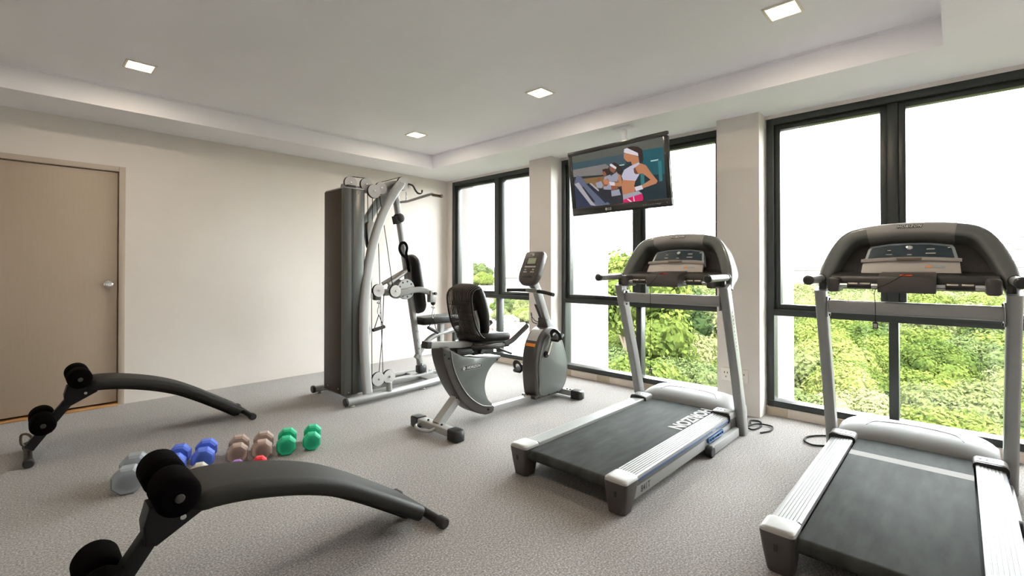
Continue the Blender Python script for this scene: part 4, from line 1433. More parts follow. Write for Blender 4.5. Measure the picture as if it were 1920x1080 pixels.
# ------------------------------------------------------------------ curved abdominal benches (local: x along the bench)
def bench(label, loc):
    T = thing('ab_bench', label, 'bench', loc, group='curved sit-up benches')
    def put(b, name, m, parent=None, **k):
        return b.obj(name, m, parent or T, local=True, **k)
    prof = [(0.300, 0.428), (0.36, 0.432), (0.45, 0.422), (0.56, 0.398), (0.68, 0.362), (0.80, 0.312), (0.92, 0.243), (1.03, 0.172), (1.13, 0.105), (1.185, 0.068), (1.20, 0.058)]
    sp = cr_spline([(x, 0, z) for x, z in prof], 3)
    n = len(sp)
    R = []
    for i, P in enumerate(sp):
        t = (sp[min(i + 1, n - 1)] - sp[max(i - 1, 0)]).normalized()
        u = Vector((-t.z, 0, t.x))
        e = i / (n - 1)
        k = 1.0
        if e < 0.06:
            k = 0.72 + 0.28 * (e / 0.06) ** 0.5
        if e > 0.93:
            k = max(0.55, (1 - ((e - 0.93) / 0.07) ** 2) ** 0.5)
        w = 0.275 * (0.6 + 0.4 * k)
        h = 0.066 * k
        R.append([P + Vector((0, a, 0)) + u * (c + 0.0) for a, c in rrect(w, h, 0.026, 5)])
    pad = put(B().rings(R), 'pad', 'vinyl_grey', angle=60)
    spi = cr_spline([(x, 0, z - 0.045) for x, z in prof[:-1]] + [(1.215, 0, 0.040), (1.265, 0, 0.022)], 3)
    put(B().sweep(spi, rrect(0.05, 0.03, 0.006)), 'spine', 'metal_black')
    tip = put(B().cyl((1.262, -0.20, 0.024), (1.262, 0.20, 0.024), 0.020, 16), 'tip_bar', 'metal_black')
    for s in (-1, 1):
        put(B().cyl((1.262, s * 0.165, 0.0255), (1.262, s * 0.215, 0.0255), 0.0255, 16, bev=0.005), 'tip_plug', 'rubber_black', tip)
    # hinge box under the pad head and leg
    hb = [(0.180, 0.370), (0.195, 0.43), (0.335, 0.432), (0.345, 0.370), (0.215, 0.300), (0.185, 0.310)]
    put(B().prism(hb, 'y', -0.045, 0.045, 0.006), 'hinge_box', 'metal_black')
    lg = put(B().sweep([(0.235, 0, 0.370), (0.055, 0, 0.110), (0.022, 0, 0.062)], rrect(0.052, 0.052, 0.006), up=(0, 1, 0)), 'leg', 'metal_black')
    put(B().sweep([(0.06, 0, 0.125), (0.018, 0, 0.058)], rrect(0.044, 0.044, 0.005), up=(0, 1, 0)), 'leg_insert', 'bronze_grip', lg)
    ft = put(B().cyl((0.020, -0.21, 0.024), (0.020, 0.21, 0.024), 0.020, 16), 'foot_bar', 'metal_black')
    for s in (-1, 1):
        put(B().cyl((0.020, s * 0.17, 0.0265), (0.020, s * 0.22, 0.0265), 0.0265, 16, bev=0.006), 'foot_plug', 'rubber_black', ft)
    for (x, z), r in (((0.250, 0.488), 0.063), ((0.082, 0.230), 0.063)):
        for s in (-1, 1):
            rl = put(B().lathe([(0.0, 0.0), (r - 0.016, 0.0), (r - 0.005, 0.006), (r, 0.022), (r, 0.138), (r - 0.005, 0.155), (r - 0.016, 0.161), (0.0, 0.161)], (x, s * 0.019, z), (0, s, 0), 28), 'foam_roller', 'foam_black', angle=50)
            put(B().lathe([(0.0, 0.0), (0.014, 0.0), (0.012, 0.005), (0.0, 0.007)], (x, s * 0.1805, z), (0, s, 0), 14), 'axle_cap', 'plastic_dark', rl)
        put(B().cyl((x, -0.18, z), (x, 0.18, z), 0.012, 12), 'roller_axle', 'steel')
    put(B().box((0.236, 0, 0.45), (0.04, 0.034, 0.06), 0.008), 'roller_post', 'metal_black')
    b = B()
    for dz in (-0.02, 0.0, 0.02):
        b.cyl((0.10 - dz * 0.2, -0.07, 0.19 + dz), (0.12 - dz * 0.2, -0.085, 0.185 + dz), 0.006, 8)
    put(b, 'adjust_knob', 'plastic_black')
    put(B().cyl((0.285, -0.0455, 0.372), (0.285, -0.053, 0.372), 0.009, 14), 'hinge_bolt', 'steel')
    put(B().tube(cr_spline([(0.045, 0.05, 0.10), (0.02, 0.09, 0.13), (-0.01, 0.14, 0.12), (-0.01, 0.16, 0.06), (0.015, 0.17, 0.03)], 5), 0.0075, 8), 'handle_loop', 'bronze_grip')
    return T
bench('black curved sit-up bench farther off in front of the door', (0.02, 4.27, 0))
bench('near black curved sit-up bench in the foreground with its long shadow', (0.095, 1.93, 0))

# ------------------------------------------------------------------ dumbbells
def dumbbell(label, m, p, q, r):
    """p, q: centres of the front and the rear head on the floor plan"""
    T = thing('dumbbell', label, 'dumbbell', ((p[0] + q[0]) / 2, (p[1] + q[1]) / 2, 0.0), group='dumbbells on the carpet')
    P, Q = Vector((p[0], p[1], 0)), Vector((q[0], q[1], 0))
    d = (Q - P).normalized()
    c = (P + Q) / 2
    L = (Q - P).length / 2
    hl = r * 1.05
    side = Vector((-d.y, d.x, 0))
    zc = r * cos(pi / 8)
    def ring(t, rr):
        o = d * t
        return [o + side * (rr * cos(pi / 8 + pi / 4 * k)) + Vector((0, 0, zc + rr * sin(pi / 8 + pi / 4 * k))) for k in range(8)]
    for s in (-1, 1):
        a0, a1 = s * (L - hl / 2), s * (L + hl / 2)
        hd = B().rings([ring(a0, r * 0.80), ring(a0 + s * hl * 0.14, r), ring(a1 - s * hl * 0.14, r), ring(a1, r * 0.86)]).obj('head', m, T, local=True, angle=25)
        ax = d * s
        b = B()
        for rr in (r * 0.74, r * 0.52):
            b.lathe([(rr, 0.0), (rr + 0.0035, 0.0), (rr + 0.0035, 0.0022), (rr, 0.0022)], ax * (L + hl / 2) + Vector((0, 0, zc)), ax, 24)
        b.lathe([(0, 0), (r * 0.27, 0), (r * 0.25, 0.002), (0, 0.002)], ax * (L + hl / 2) + Vector((0, 0, zc)), ax, 18)
        b.obj('end_rings', m, hd, local=True)
    B().cyl(-d * (L - hl / 2) + Vector((0, 0, zc)), d * (L - hl / 2) + Vector((0, 0, zc)), r * 0.36, 14).obj('handle', m, T, local=True)
    return T
dumbbell('large grey dumbbell lying left of the near bench rollers', 'dumbbell_grey', (0.405, 3.235), (0.462, 3.43), 0.075)
dumbbell('blue dumbbell mostly hidden behind the near bench rollers', 'dumbbell_blue', (0.625, 3.32), (0.682, 3.475), 0.063)
dumbbell('blue dumbbell standing clear next to the brown pair', 'dumbbell_blue', (0.768, 3.310), (0.823, 3.465), 0.063)
dumbbell('left of the two brown-grey dumbbells', 'dumbbell_brown', (0.935, 3.245), (0.990, 3.400), 0.062)
dumbbell('right of the two brown-grey dumbbells, next to the green pair', 'dumbbell_brown', (1.060, 3.195), (1.122, 3.350), 0.063)
dumbbell('left of the two green dumbbells', 'dumbbell_green', (1.195, 3.160), (1.262, 3.315), 0.061)
dumbbell('rightmost green dumbbell at the end of the row', 'dumbbell_green', (1.345, 3.125), (1.415, 3.275), 0.059)
dumbbell('whitish dumbbell just showing above the near bench pad', 'dumbbell_white', (0.660, 3.02), (0.715, 3.16), 0.046)
dumbbell('purple dumbbell just showing above the near bench pad', 'dumbbell_purple', (0.835, 2.95), (0.885, 3.080), 0.040)
dumbbell('red dumbbell just showing above the near bench pad', 'dumbbell_red', (0.945, 2.92), (0.998, 3.045), 0.040)

# ------------------------------------------------------------------ television on a ceiling arm
for nm, c in (('tv_base', (30, 44, 48)), ('tv_ceiling', (84, 88, 80)), ('tv_teal', (52, 78, 88)), ('tv_wall', (18, 84, 94)), ('tv_wall_dark', (22, 44, 52)), ('tv_lamp', (170, 205, 205)),
              ('tv_teal_light', (40, 116, 122)), ('tv_haze', (122, 118, 116)), ('tv_amber', (128, 100, 62)), ('tv_floor', (44, 52, 76)), ('tv_console', (92, 100, 122)),
              ('tv_console_dark', (36, 42, 56)), ('tv_console_light', (168, 164, 170)), ('tv_dark', (34, 36, 46)), ('tv_skin', (186, 124, 88)), ('tv_skin_dark', (140, 84, 58)),
              ('tv_top', (190, 186, 204)), ('tv_top_grey', (150, 152, 168)), ('tv_hair', (42, 26, 22)), ('tv_band', (214, 208, 216)), ('tv_waist', (160, 160, 172)),
              ('tv_pink', (208, 20, 96)), ('tv_shade', (110, 66, 46))):
    emis(nm, srgb(*c), 0.34)
TV_POLYS=[
 ('tv_ceiling',[(0.0, 1.0), (1.0, 1.0), (0.999, 0.825), (0.627, 0.847), (-0.002, 0.873)]),
 ('tv_teal',[(-0.002, 0.873), (0.627, 0.847), (0.621, 0.663), (0.479, 0.669), (-0.002, 0.745)]),
 ('tv_wall',[(0.791, 0.844), (1.001, 0.836), (1.001, 0.103), (0.794, 0.083)]),
 ('tv_wall_dark',[(0.553, 0.444), (1.008, 0.397), (1.0, 0.0), (0.537, -0.004)]),
 ('tv_lamp',[(0.868, 0.653), (0.945, 0.652), (0.942, 0.632), (0.872, 0.631)]),
 ('tv_lamp',[(0.541, 0.676), (0.606, 0.674), (0.6, 0.655), (0.545, 0.658)]),
 ('tv_teal_light',[(0.939, 0.621), (0.971, 0.621), (0.969, 0.288), (0.938, 0.28)]),
 ('tv_teal_light',[(0.759, 0.457), (0.797, 0.456), (0.794, 0.235), (0.757, 0.234)]),
 ('tv_haze',[(-0.002, 0.745), (0.398, 0.739), (0.438, 0.68), (0.359, 0.555), (0.001, 0.608)]),
 ('tv_amber',[(0.116, 0.547), (0.555, 0.507), (0.547, 0.288), (0.186, 0.33)]),
 ('tv_floor',[(0.003, 0.505), (0.284, -0.011), (0.0, 0.0)]),
 ('tv_console',[(0.004, 0.479), (0.044, 0.632), (0.1, 0.584), (0.188, 0.38), (0.418, -0.005), (0.257, -0.007), (0.125, 0.208)]),
 ('tv_console_dark',[(0.046, 0.393), (0.115, 0.395), (0.244, 0.087), (0.209, 0.059)]),
 ('tv_console_dark',[(0.151, 0.438), (0.191, 0.446), (0.394, 0.061), (0.361, 0.034)]),
 ('tv_console_light',[(0.004, 0.47), (0.061, 0.492), (0.2, 0.111), (0.251, -0.006), (0.186, 0.03)]),
 ('tv_console_light',[(0.191, 0.438), (0.215, 0.44), (0.306, 0.281), (0.289, 0.268)]),
 ('tv_dark',[(0.296, 0.291), (0.547, 0.288), (0.557, 0.001), (0.413, 0.009)]),
 ('tv_skin_dark',[(0.288, 0.515), (0.315, 0.524), (0.33, 0.48), (0.317, 0.434), (0.29, 0.44)]),
 ('tv_top_grey',[(0.268, 0.429), (0.334, 0.447), (0.352, 0.361), (0.329, 0.317), (0.276, 0.345)]),
 ('tv_hair',[(0.358, 0.652), (0.406, 0.656), (0.44, 0.599), (0.433, 0.537), (0.391, 0.547), (0.361, 0.603)]),
 ('tv_skin_dark',[(0.356, 0.604), (0.383, 0.613), (0.402, 0.544), (0.38, 0.525), (0.359, 0.547)]),
 ('tv_top_grey',[(0.379, 0.517), (0.443, 0.534), (0.47, 0.4), (0.444, 0.261), (0.355, 0.287), (0.354, 0.41)]),
 ('tv_skin_dark',[(0.351, 0.459), (0.409, 0.47), (0.428, 0.409), (0.394, 0.336), (0.357, 0.344)]),
 ('tv_hair',[(0.45, 0.724), (0.502, 0.734), (0.551, 0.666), (0.572, 0.566), (0.556, 0.522), (0.508, 0.614), (0.464, 0.673)]),
 ('tv_skin_dark',[(0.438, 0.672), (0.479, 0.653), (0.508, 0.598), (0.485, 0.548), (0.446, 0.598)]),
 ('tv_band',[(0.445, 0.718), (0.466, 0.723), (0.519, 0.642), (0.508, 0.61), (0.449, 0.685)]),
 ('tv_skin',[(0.516, 0.548), (0.555, 0.491), (0.566, 0.378), (0.548, 0.319), (0.513, 0.454)]),
 ('tv_top_grey',[(0.458, 0.515), (0.517, 0.564), (0.533, 0.465), (0.51, 0.391), (0.439, 0.423)]),
 ('tv_skin_dark',[(0.439, 0.407), (0.51, 0.391), (0.516, 0.262), (0.443, 0.253)]),
 ('tv_top_grey',[(0.438, 0.246), (0.526, 0.252), (0.542, 0.146), (0.439, 0.141)]),
 ('tv_skin',[(0.356, 0.458), (0.399, 0.468), (0.428, 0.409), (0.422, 0.37), (0.369, 0.374)]),
 ('tv_band',[(0.423, 0.41), (0.485, 0.389), (0.487, 0.324), (0.431, 0.344)]),
 ('tv_skin',[(0.484, 0.373), (0.56, 0.364), (0.568, 0.299), (0.487, 0.319)]),
 ('tv_hair',[(0.63, 0.943), (0.689, 0.955), (0.756, 0.923), (0.796, 0.858), (0.8, 0.69), (0.78, 0.658), (0.76, 0.762), (0.724, 0.849)]),
 ('tv_skin',[(0.607, 0.853), (0.647, 0.857), (0.704, 0.802), (0.754, 0.749), (0.76, 0.64), (0.773, 0.591), (0.687, 0.614), (0.676, 0.694), (0.637, 0.702), (0.614, 0.75), (0.603, 0.784)]),
 ('tv_band',[(0.615, 0.929), (0.645, 0.94), (0.752, 0.818), (0.755, 0.761), (0.704, 0.802), (0.608, 0.872)]),
 ('tv_skin',[(0.572, 0.408), (0.708, 0.369), (0.69, 0.273), (0.692, 0.164), (0.562, 0.142), (0.557, 0.285)]),
 ('tv_skin',[(0.716, 0.606), (0.774, 0.636), (0.824, 0.585), (0.862, 0.462), (0.925, 0.298), (0.91, 0.256), (0.779, 0.211), (0.767, 0.264), (0.858, 0.335), (0.787, 0.458), (0.712, 0.469)]),
 ('tv_top',[(0.663, 0.62), (0.756, 0.657), (0.765, 0.631), (0.695, 0.565), (0.702, 0.486), (0.754, 0.458), (0.708, 0.354), (0.577, 0.404), (0.564, 0.473), (0.598, 0.575)]),
 ('tv_band',[(0.694, 0.249), (0.767, 0.267), (0.779, 0.196), (0.702, 0.175)]),
 ('tv_skin',[(0.622, 0.264), (0.695, 0.256), (0.697, 0.186), (0.643, 0.174), (0.619, 0.202)]),
 ('tv_waist',[(0.562, 0.142), (0.643, 0.158), (0.73, 0.175), (0.767, 0.119), (0.66, 0.085), (0.564, 0.055)]),
 ('tv_pink',[(0.564, 0.055), (0.66, 0.089), (0.765, 0.122), (0.773, 0.041), (0.765, -0.001), (0.562, -0.005)]),
 ('tv_band',[(0.6, 0.06), (0.615, 0.063), (0.657, 0.003), (0.639, 0.002)]),
 ('tv_band',[(0.67, 0.091), (0.679, 0.092), (0.684, 0.004), (0.674, 0.003)]),
 ('tv_shade',[(0.695, 0.565), (0.715, 0.568), (0.74, 0.469), (0.754, 0.458), (0.712, 0.469)]),
]

tvc = Vector((3.606, 2.178, 2.005))
yaw, tilt = radians(-2.7), radians(7.9)
tn = Vector((-cos(yaw) * cos(tilt), -sin(yaw) * cos(tilt), -sin(tilt)))
tr = Vector((-tn.y, tn.x, 0)).normalized()
tu = tr.cross(tn) * -1
if tu.z < 0:
    tu = -tu
TM = frameM(tvc, tr, tu)
TV = thing('television', 'flat black television showing women on treadmills, hung from the ceiling', 'television', tvc)
W, H = 1.02, 0.60
IW, IH, IC = 0.935, 0.490, 0.016
# bezel as four bars around the screen
b = B()
x0, x1 = -IW / 2, IW / 2
y0, y1 = IC - IH / 2, IC + IH / 2
for (ax, ay), (cx_, cy_) in (((-W / 2, -H / 2), (W / 2, y0)), ((-W / 2, y1), (W / 2, H / 2)), ((-W / 2, y0), (x0, y1)), ((x1, y0), (W / 2, y1))):
    b.span((ax, ay, -0.03), (cx_, cy_, 0.0), 0.004, 2, TM)
b.obj('bezel', 'tv_plastic', TV)
b = B()
R = []
for o, k in ((-0.028, 0.985), (-0.050, 0.96), (-0.075, 0.82), (-0.085, 0.70)):
    R.append([TM @ Vector((a * k, c * k, o)) for a, c in rrect(W, H, 0.03)])
b.rings(R)
b.obj('back_shell', 'tv_plastic', TV)
# the picture: flat colour fields on the screen
names = ['tv_base'] + sorted(set(n for n, _ in TV_POLYS))
bm = bmesh.new()
def uvp(u, v, o):
    return TM @ Vector((x0 + u * IW, y0 + v * IH, o)) - tvc
f = bm.faces.new([bm.verts.new(uvp(u, v, -0.0060)) for u, v in ((0, 0), (1, 0), (1, 1), (0, 1))])
f.material_index = 0
for i, (nm, pl) in enumerate(TV_POLYS):
    f = bm.faces.new([bm.verts.new(uvp(min(1, max(0, u)), min(1, max(0, v)), -0.0058 + 0.00008 * i)) for u, v in pl])
    f.material_index = names.index(nm)
me = bpy.data.meshes.new('screen')
bm.to_mesh(me)
bm.free()
for nm in names:
    me.materials.append(MATS[nm])
sc_ = bpy.data.objects.new('screen', me)
COL.objects.link(sc_)
sc_.parent = TV
sc_['label'] = 'lit screen with a runner in a white top and pink shorts'
ORIGIN[sc_.name] = ORIGIN[TV.name]
b = B()
b.text('LG', 0.030, frameM(TM @ Vector((-0.085, -0.266, 0.0004)), tr, tu), 0.0004, 0, 0.0008)
b.lathe([(0, 0), (0.0125, 0), (0.0125, 0.0008), (0, 0.0008)], TM @ Vector((-0.122, -0.266, 0.0)), tn, 20)
b.obj('maker_mark', 'silver_white', TV, smooth=False)
b = B()
for i in range(8):
    b.box((0.255 + i * 0.022, -0.266, 0.0006), (0.008, 0.003, 0.001), 0, 1, TM)
b.box((0.468, -0.266, 0.0006), (0.006, 0.006, 0.001), 0, 1, TM)
b.obj('control_marks', 'silver_paint', TV)
# bracket arm up to the soffit
b = B()
b.box((0, 0.02, -0.095), (0.22, 0.22, 0.02), 0.003, 2, TM)
b.obj('mount_plate', 'metal_black', TV)
hp_ = TM @ Vector((0, 0.10, -0.11))
b = B()
b.sweep([hp_ - tn * -0.02, Vector((hp_.x + 0.05, hp_.y, hp_.z + 0.03)), Vector((hp_.x + 0.055, hp_.y, ZS - 0.001))], rrect(0.05, 0.03, 0.006), up=(0, 1, 0))
b.span((hp_.x - 0.02, hp_.y - 0.09, ZS - 0.012), (hp_.x + 0.13, hp_.y + 0.09, ZS - 0.0005), 0.002)
b.obj('ceiling_arm', 'ceiling_paint', TV)

# ------------------------------------------------------------------ outdoors: ground, trees, town
GZ = -9.0
struct(B().span((6.0, -260.0, GZ - 1.0), (520.0, 420.0, GZ)).obj('ground', 'undergrowth', smooth=False))
struct(B().prism([(30, 22), (60, 40), (90, 62), (120, 96), (92, 100), (60, 74), (36, 50)], 'z', GZ + 0.01, GZ + 0.05).obj('street', 'street', smooth=False))

def crown_mesh(seed, leafmat, nleaf, size, flat=0.62, lobes=18):
    """unit crown (radius about 1): leafy lobes over a dome"""
    r = random.Random(seed)
    L = []
    for i in range(lobes):
        a = r.uniform(0, 2 * pi)
        h = r.uniform(-0.25, 1.0)
        rad = (1 - max(0, h) ** 1.6) ** 0.5 * r.uniform(0.45, 0.78)
        L.append((Vector((cos(a) * rad, sin(a) * rad, h * flat)), r.uniform(0.26, 0.42)))
    L.append((Vector((0, 0, flat * 0.35)), 0.55))
    verts, faces = [], []
    for c, rr in L:
        t = bmesh.new()
        bmesh.ops.create_icosphere(t, subdivisions=2, radius=rr * 0.80)
        o = len(verts)
        for v in t.verts:
            verts.append(tuple(c + v.co * r.uniform(0.85, 1.1)))
        for fc in t.faces:
            faces.append(tuple(o + v.index for v in fc.verts))
        t.free()
    tot = sum(rr * rr for _, rr in L)
    for c, rr in L:
        for _ in range(int(nleaf * rr * rr / tot)):
            z = r.uniform(-0.55, 1.0)
            a = r.uniform(0, 2 * pi)
            q = (1 - z * z) ** 0.5
            nn = Vector((q * cos(a), q * sin(a), z))
            p = c + nn * rr * r.uniform(0.78, 1.10)
            nn = (nn + Vector((r.gauss(0, 0.45), r.gauss(0, 0.45), r.gauss(0.25, 0.45)))).normalized()
            u = nn.cross(Vector((r.gauss(0, 1), r.gauss(0, 1), r.gauss(0, 1)))).normalized()
            w = nn.cross(u)
            s = size * r.uniform(0.6, 1.35)
            o = len(verts)
            for du, dv in ((-1, 0), (0, -0.55), (1, 0), (0, 0.55)):
                verts.append(tuple(p + u * du * s + w * dv * s))
            faces.append((o, o + 1, o + 2, o + 3))
    me = bpy.data.meshes.new('crown')
    me.from_pydata(verts, [], faces)
    me.materials.append(MATS[leafmat])
    return me

def trunk_mesh():
    b = B()
    b.sweep(cr_spline([(0, 0, -2.3), (0.03, 0.0, -1.2), (-0.03, 0.02, -0.4), (0.0, 0.0, 0.3)], 3), circ(0.10, 8), scales=[1.4, 1.3, 1.2, 1.1, 1.0, 0.95, 0.9, 0.8, 0.7, 0.5])
    for a in (0.4, 2.4, 4.4):
        b.sweep([(0, 0, -0.5), (0.3 * cos(a), 0.3 * sin(a), -0.05), (0.5 * cos(a), 0.5 * sin(a), 0.25)], circ(0.05, 6), scales=[1, 0.8, 0.4])
    return b.mesh('trunk', 'bark')

CR = {
    'g': [crown_mesh(s, 'leaf_green', 11000, 0.036) for s in (1, 2, 3)],
    'd': [crown_mesh(s, 'leaf_deep', 10000, 0.035) for s in (4, 5)],
    'p': [crown_mesh(s, 'leaf_pale', 10000, 0.035) for s in (6, 7)],
    'o': [crown_mesh(s, 'leaf_orange', 9000, 0.036) for s in (8,)],
}
TRK = trunk_mesh()
TREE_LABEL = {'g': 'bright green leafy tree seen through the windows', 'd': 'darker green leafy tree seen through the windows',
              'p': 'pale yellowish green tree seen through the windows', 'o': 'orange-flowering tree low outside the right window'}
def tree(x, y, ztop, rad, kind, label=None, group='trees outside the windows', hs=1.0):
    r = RND
    root = thing('tree', label or TREE_LABEL[kind], 'tree', (x, y, GZ), r.uniform(0, 6.28), group)
    c = bpy.data.objects.new('crown', r.choice(CR[kind]))
    COL.objects.link(c)
    c.parent = root
    zc = ztop - rad * hs * 1.0
    c.location = (0, 0, zc - GZ)
    c.scale = (rad, rad, rad * hs)
    t = bpy.data.objects.new('trunk', TRK)
    COL.objects.link(t)
    t.parent = root
    hgt = zc - GZ
    t.location = (0, 0, hgt)
    t.scale = (rad * 0.55, rad * 0.55, hgt / 2.3)
    return root

ORD = ['first', 'second', 'third', 'fourth', 'fifth', 'sixth', 'seventh', 'eighth', 'ninth', 'tenth', 'eleventh', 'twelfth', 'thirteenth', 'fourteenth', 'fifteenth',
       'sixteenth', 'seventeenth', 'eighteenth', 'nineteenth', 'twentieth']
def scatter():
    r = RND
    placed = []
    stand = {}
    rings = [(10, 15, 1.5, 2.1, 18), (15, 24, 1.8, 2.6, 30), (24, 38, 2.2, 3.2, 44), (38, 62, 3.0, 4.4, 52), (62, 110, 4.5, 6.5, 52), (110, 230, 9.0, 14.0, 44)]
    for d0, d1, r0, r1, n in rings:
        tries = 0
        cnt = 0
        while cnt < n and tries < 4000:
            tries += 1
            az = r.uniform(radians(52), radians(104))       # measured from +Y towards +X
            d = (r.uniform(d0 * d0, d1 * d1)) ** 0.5
            rad = r.uniform(r0, r1)
            x, y = d * sin(az), d * cos(az)
            # keep the street and the houses clear
            if az < radians(54) + rad / d:
                continue
            if x - rad * 1.1 < 6.3:
                continue
            if any((x - a) ** 2 + (y - b_) ** 2 < (0.58 * (rad + c)) ** 2 for a, b_, c in placed):
                continue
            placed.append((x, y, rad))
            cnt += 1
            if d < 45:
                side = (az - radians(52)) / radians(52)
                zt = -1.9 - 1.6 * side + r.uniform(-0.7, 0.6)
            else:
                zt = -2.6 + r.uniform(-0.9, 0.9)
            u = r.random()
            if d > 62:
                kind = 'g' if u < 0.25 else ('d' if u < 0.32 else 'p')  # mostly pale leaves far off: distance haze put into the leaf colour
            else:
                kind = 'g' if u < 0.50 else ('d' if u < 0.75 else 'p')
            look = {'g': 'bright green', 'd': 'dark green', 'p': 'pale green'}[kind]
            band = 'nearest row' if d < 15 else ('second row' if d < 24 else ('third row' if d < 38 else ('middle distance' if d < 62 else ('far distance' if d < 110 else 'skyline'))))
            pane = ('left half of middle window' if az < radians(61) else ('right half of middle window' if az < radians(71)
                    else ('left half of right window' if az < radians(84) else 'right half of right window')))
            stand.setdefault('%s tree in the %s, %s' % (look, band, pane), []).append((az, tree(x, y, zt, rad, kind)))
    # the place in the picture tells alike trees apart
    for lab, members in stand.items():
        members.sort(key=lambda m: m[0])
        for i, (_, o) in enumerate(members):
            o['label'] = lab if len(members) == 1 else lab + ', %s from left' % ORD[i]
scatter()
# taller trees that rise above eye level in the middle window
tree(20.2, 11.5, 2.7, 3.6, 'g', 'tall bright green tree rising above the others behind the left half of the middle window', hs=1.1)
tree(27.0, 13.0, 1.3, 3.2, 'd', 'tall darker tree just right of the tallest one, behind the middle window', hs=1.1)
tree(30.0, 11.6, 0.3, 3.6, 'p', 'tall pale tree behind the first treadmill console', hs=1.0)
tree(11.2, 0.55, -3.3, 1.6, 'o', 'orange-flowering tree low outside the right window, left of the two', hs=0.8)
tree(10.8, 0.05, -3.9, 1.3, 'o', 'orange-flowering tree low outside the right window, right of the two', hs=0.8)

def house(name, label, c, w, dp, h, rh, ang, wallm, roofm, hip=0.0, wins=()):
    """w along the local x; front faces local -y"""
    T = thing(name, label, 'building', (c[0], c[1], GZ), ang)
    B().span((-w / 2, -dp / 2, 0), (w / 2, dp / 2, h)).obj('walls', wallm, T, local=True, smooth=False)
    o = 0.6
    rb = B()
    x0, x1, y0, y1 = -w / 2 - o, w / 2 + o, -dp / 2 - o, dp / 2 + o
    A = [(x0, y0, h), (x1, y0, h), (x1, y1, h), (x0, y1, h)]
    rdg = [(x0 + hip, 0, h + rh), (x1 - hip, 0, h + rh)]
    bm = rb.bm
    V = [bm.verts.new(p) for p in A + rdg]
    for f in ((0, 1, 5, 4), (2, 3, 4, 5), (1, 2, 5), (3, 0, 4), (3, 2, 1, 0)):
        bm.faces.new([V[i] for i in f])
    rb.obj('roof', roofm, T, local=True, smooth=False)
    for x, z, ww, hh in wins:
        f = B().span((x - ww / 2, -dp / 2 - 0.05, z), (x + ww / 2, -dp / 2 - 0.002, z + hh)).obj('window', 'house_white', T, local=True, smooth=False)
        B().span((x - ww / 2 + 0.1, -dp / 2 - 0.07, z + 0.1), (x + ww / 2 - 0.1, -dp / 2 - 0.051, z + hh - 0.1)).obj('window_pane', 'house_window', f, local=True, smooth=False)
    return T
TOWN = radians(-46)      # facades turned towards the room
house('house', 'long white house with a pale roof and small dark windows behind the bike', (146, 141), 46, 12, 6.6, 4.2, TOWN, 'house_white', 'roof_pale', 6.0,
      [(-3.2, 3.2, 2.2, 2.6), (-0.3, 3.2, 2.2, 2.6), (-16, 3.0, 1.6, 1.6), (-13, 0.8, 1.6, 1.6), (5.5, 0.6, 2.0, 1.6), (12.0, 3.2, 2.2, 2.6)])
g = house('house', 'low house with a brown gable roof beyond the shrubs', (92, 86.5), 9.0, 14, 2.6, 2.6, TOWN + pi / 2, 'house_white', 'roof_brown', 0.0, [(0, 0.6, 1.8, 1.6)])
house('house', 'low white house with a wide pale roof left of the brown gable', (92, 93), 22, 9, 3.0, 2.6, TOWN, 'house_white', 'roof_pale', 1.5, [(4.0, 1.0, 1.6, 1.4)])
house('house', 'house with a reddish roof on the skyline left of the right treadmill', (250, 57), 44, 16, 9.6, 3.0, radians(-78), 'house_white', 'roof_brown', 4.0,
      [(-8, 4.5, 3.0, 3.5), (0, 4.5, 3.0, 3.5), (8, 4.5, 3.0, 3.5)])
# temple spire
S = thing('temple_spire', 'slender grey temple spire on the skyline behind the window mullion', 'spire', (162, 159.5, GZ))
B().lathe([(0.0, 0), (8.0, 0), (8.0, 6.0), (6.6, 6.6), (6.6, 9.5), (5.2, 10.2), (4.6, 13.0), (3.2, 14.0), (2.6, 17.5), (1.4, 18.5), (0.9, 23.0), (0.3, 27.0), (0.0, 30.0)], (0, 0, 0), (0, 0, 1), 12).obj('spire_body', 'spire_stone', S, local=True)
B().span((-13, -6, 0), (13, 6, 7.5)).obj('hall', 'house_white', S, local=True, smooth=False)
# tall pale building at the right edge
A_ = thing('apartment_tower', 'tall pale apartment building with rows of windows at the right edge of the skyline', 'building', (330, -24, GZ), radians(-92))
B().span((-26, 0, 0), (26, 14, 27.0)).obj('facade', 'house_white', A_, local=True, smooth=False)
win_me = B().span((-1.1, -0.15, 0), (1.1, -0.002, 1.7)).mesh('window', 'tower_window', smooth=False)
led_me = B().span((-26, -0.5, 0), (26, -0.002, 0.35)).mesh('ledge', 'house_white', smooth=False)
for fl in range(9):
    lo = bpy.data.objects.new('ledge', led_me)
    COL.objects.link(lo)
    lo.parent = A_
    lo.location = (0, 0, 2.4 + fl * 2.9)
    for cx in range(12):
        wo = bpy.data.objects.new('window', win_me)
        COL.objects.link(wo)
        wo.parent = A_
        wo.location = (-23.4 + cx * 4.25, 0, 0.4 + fl * 2.9)
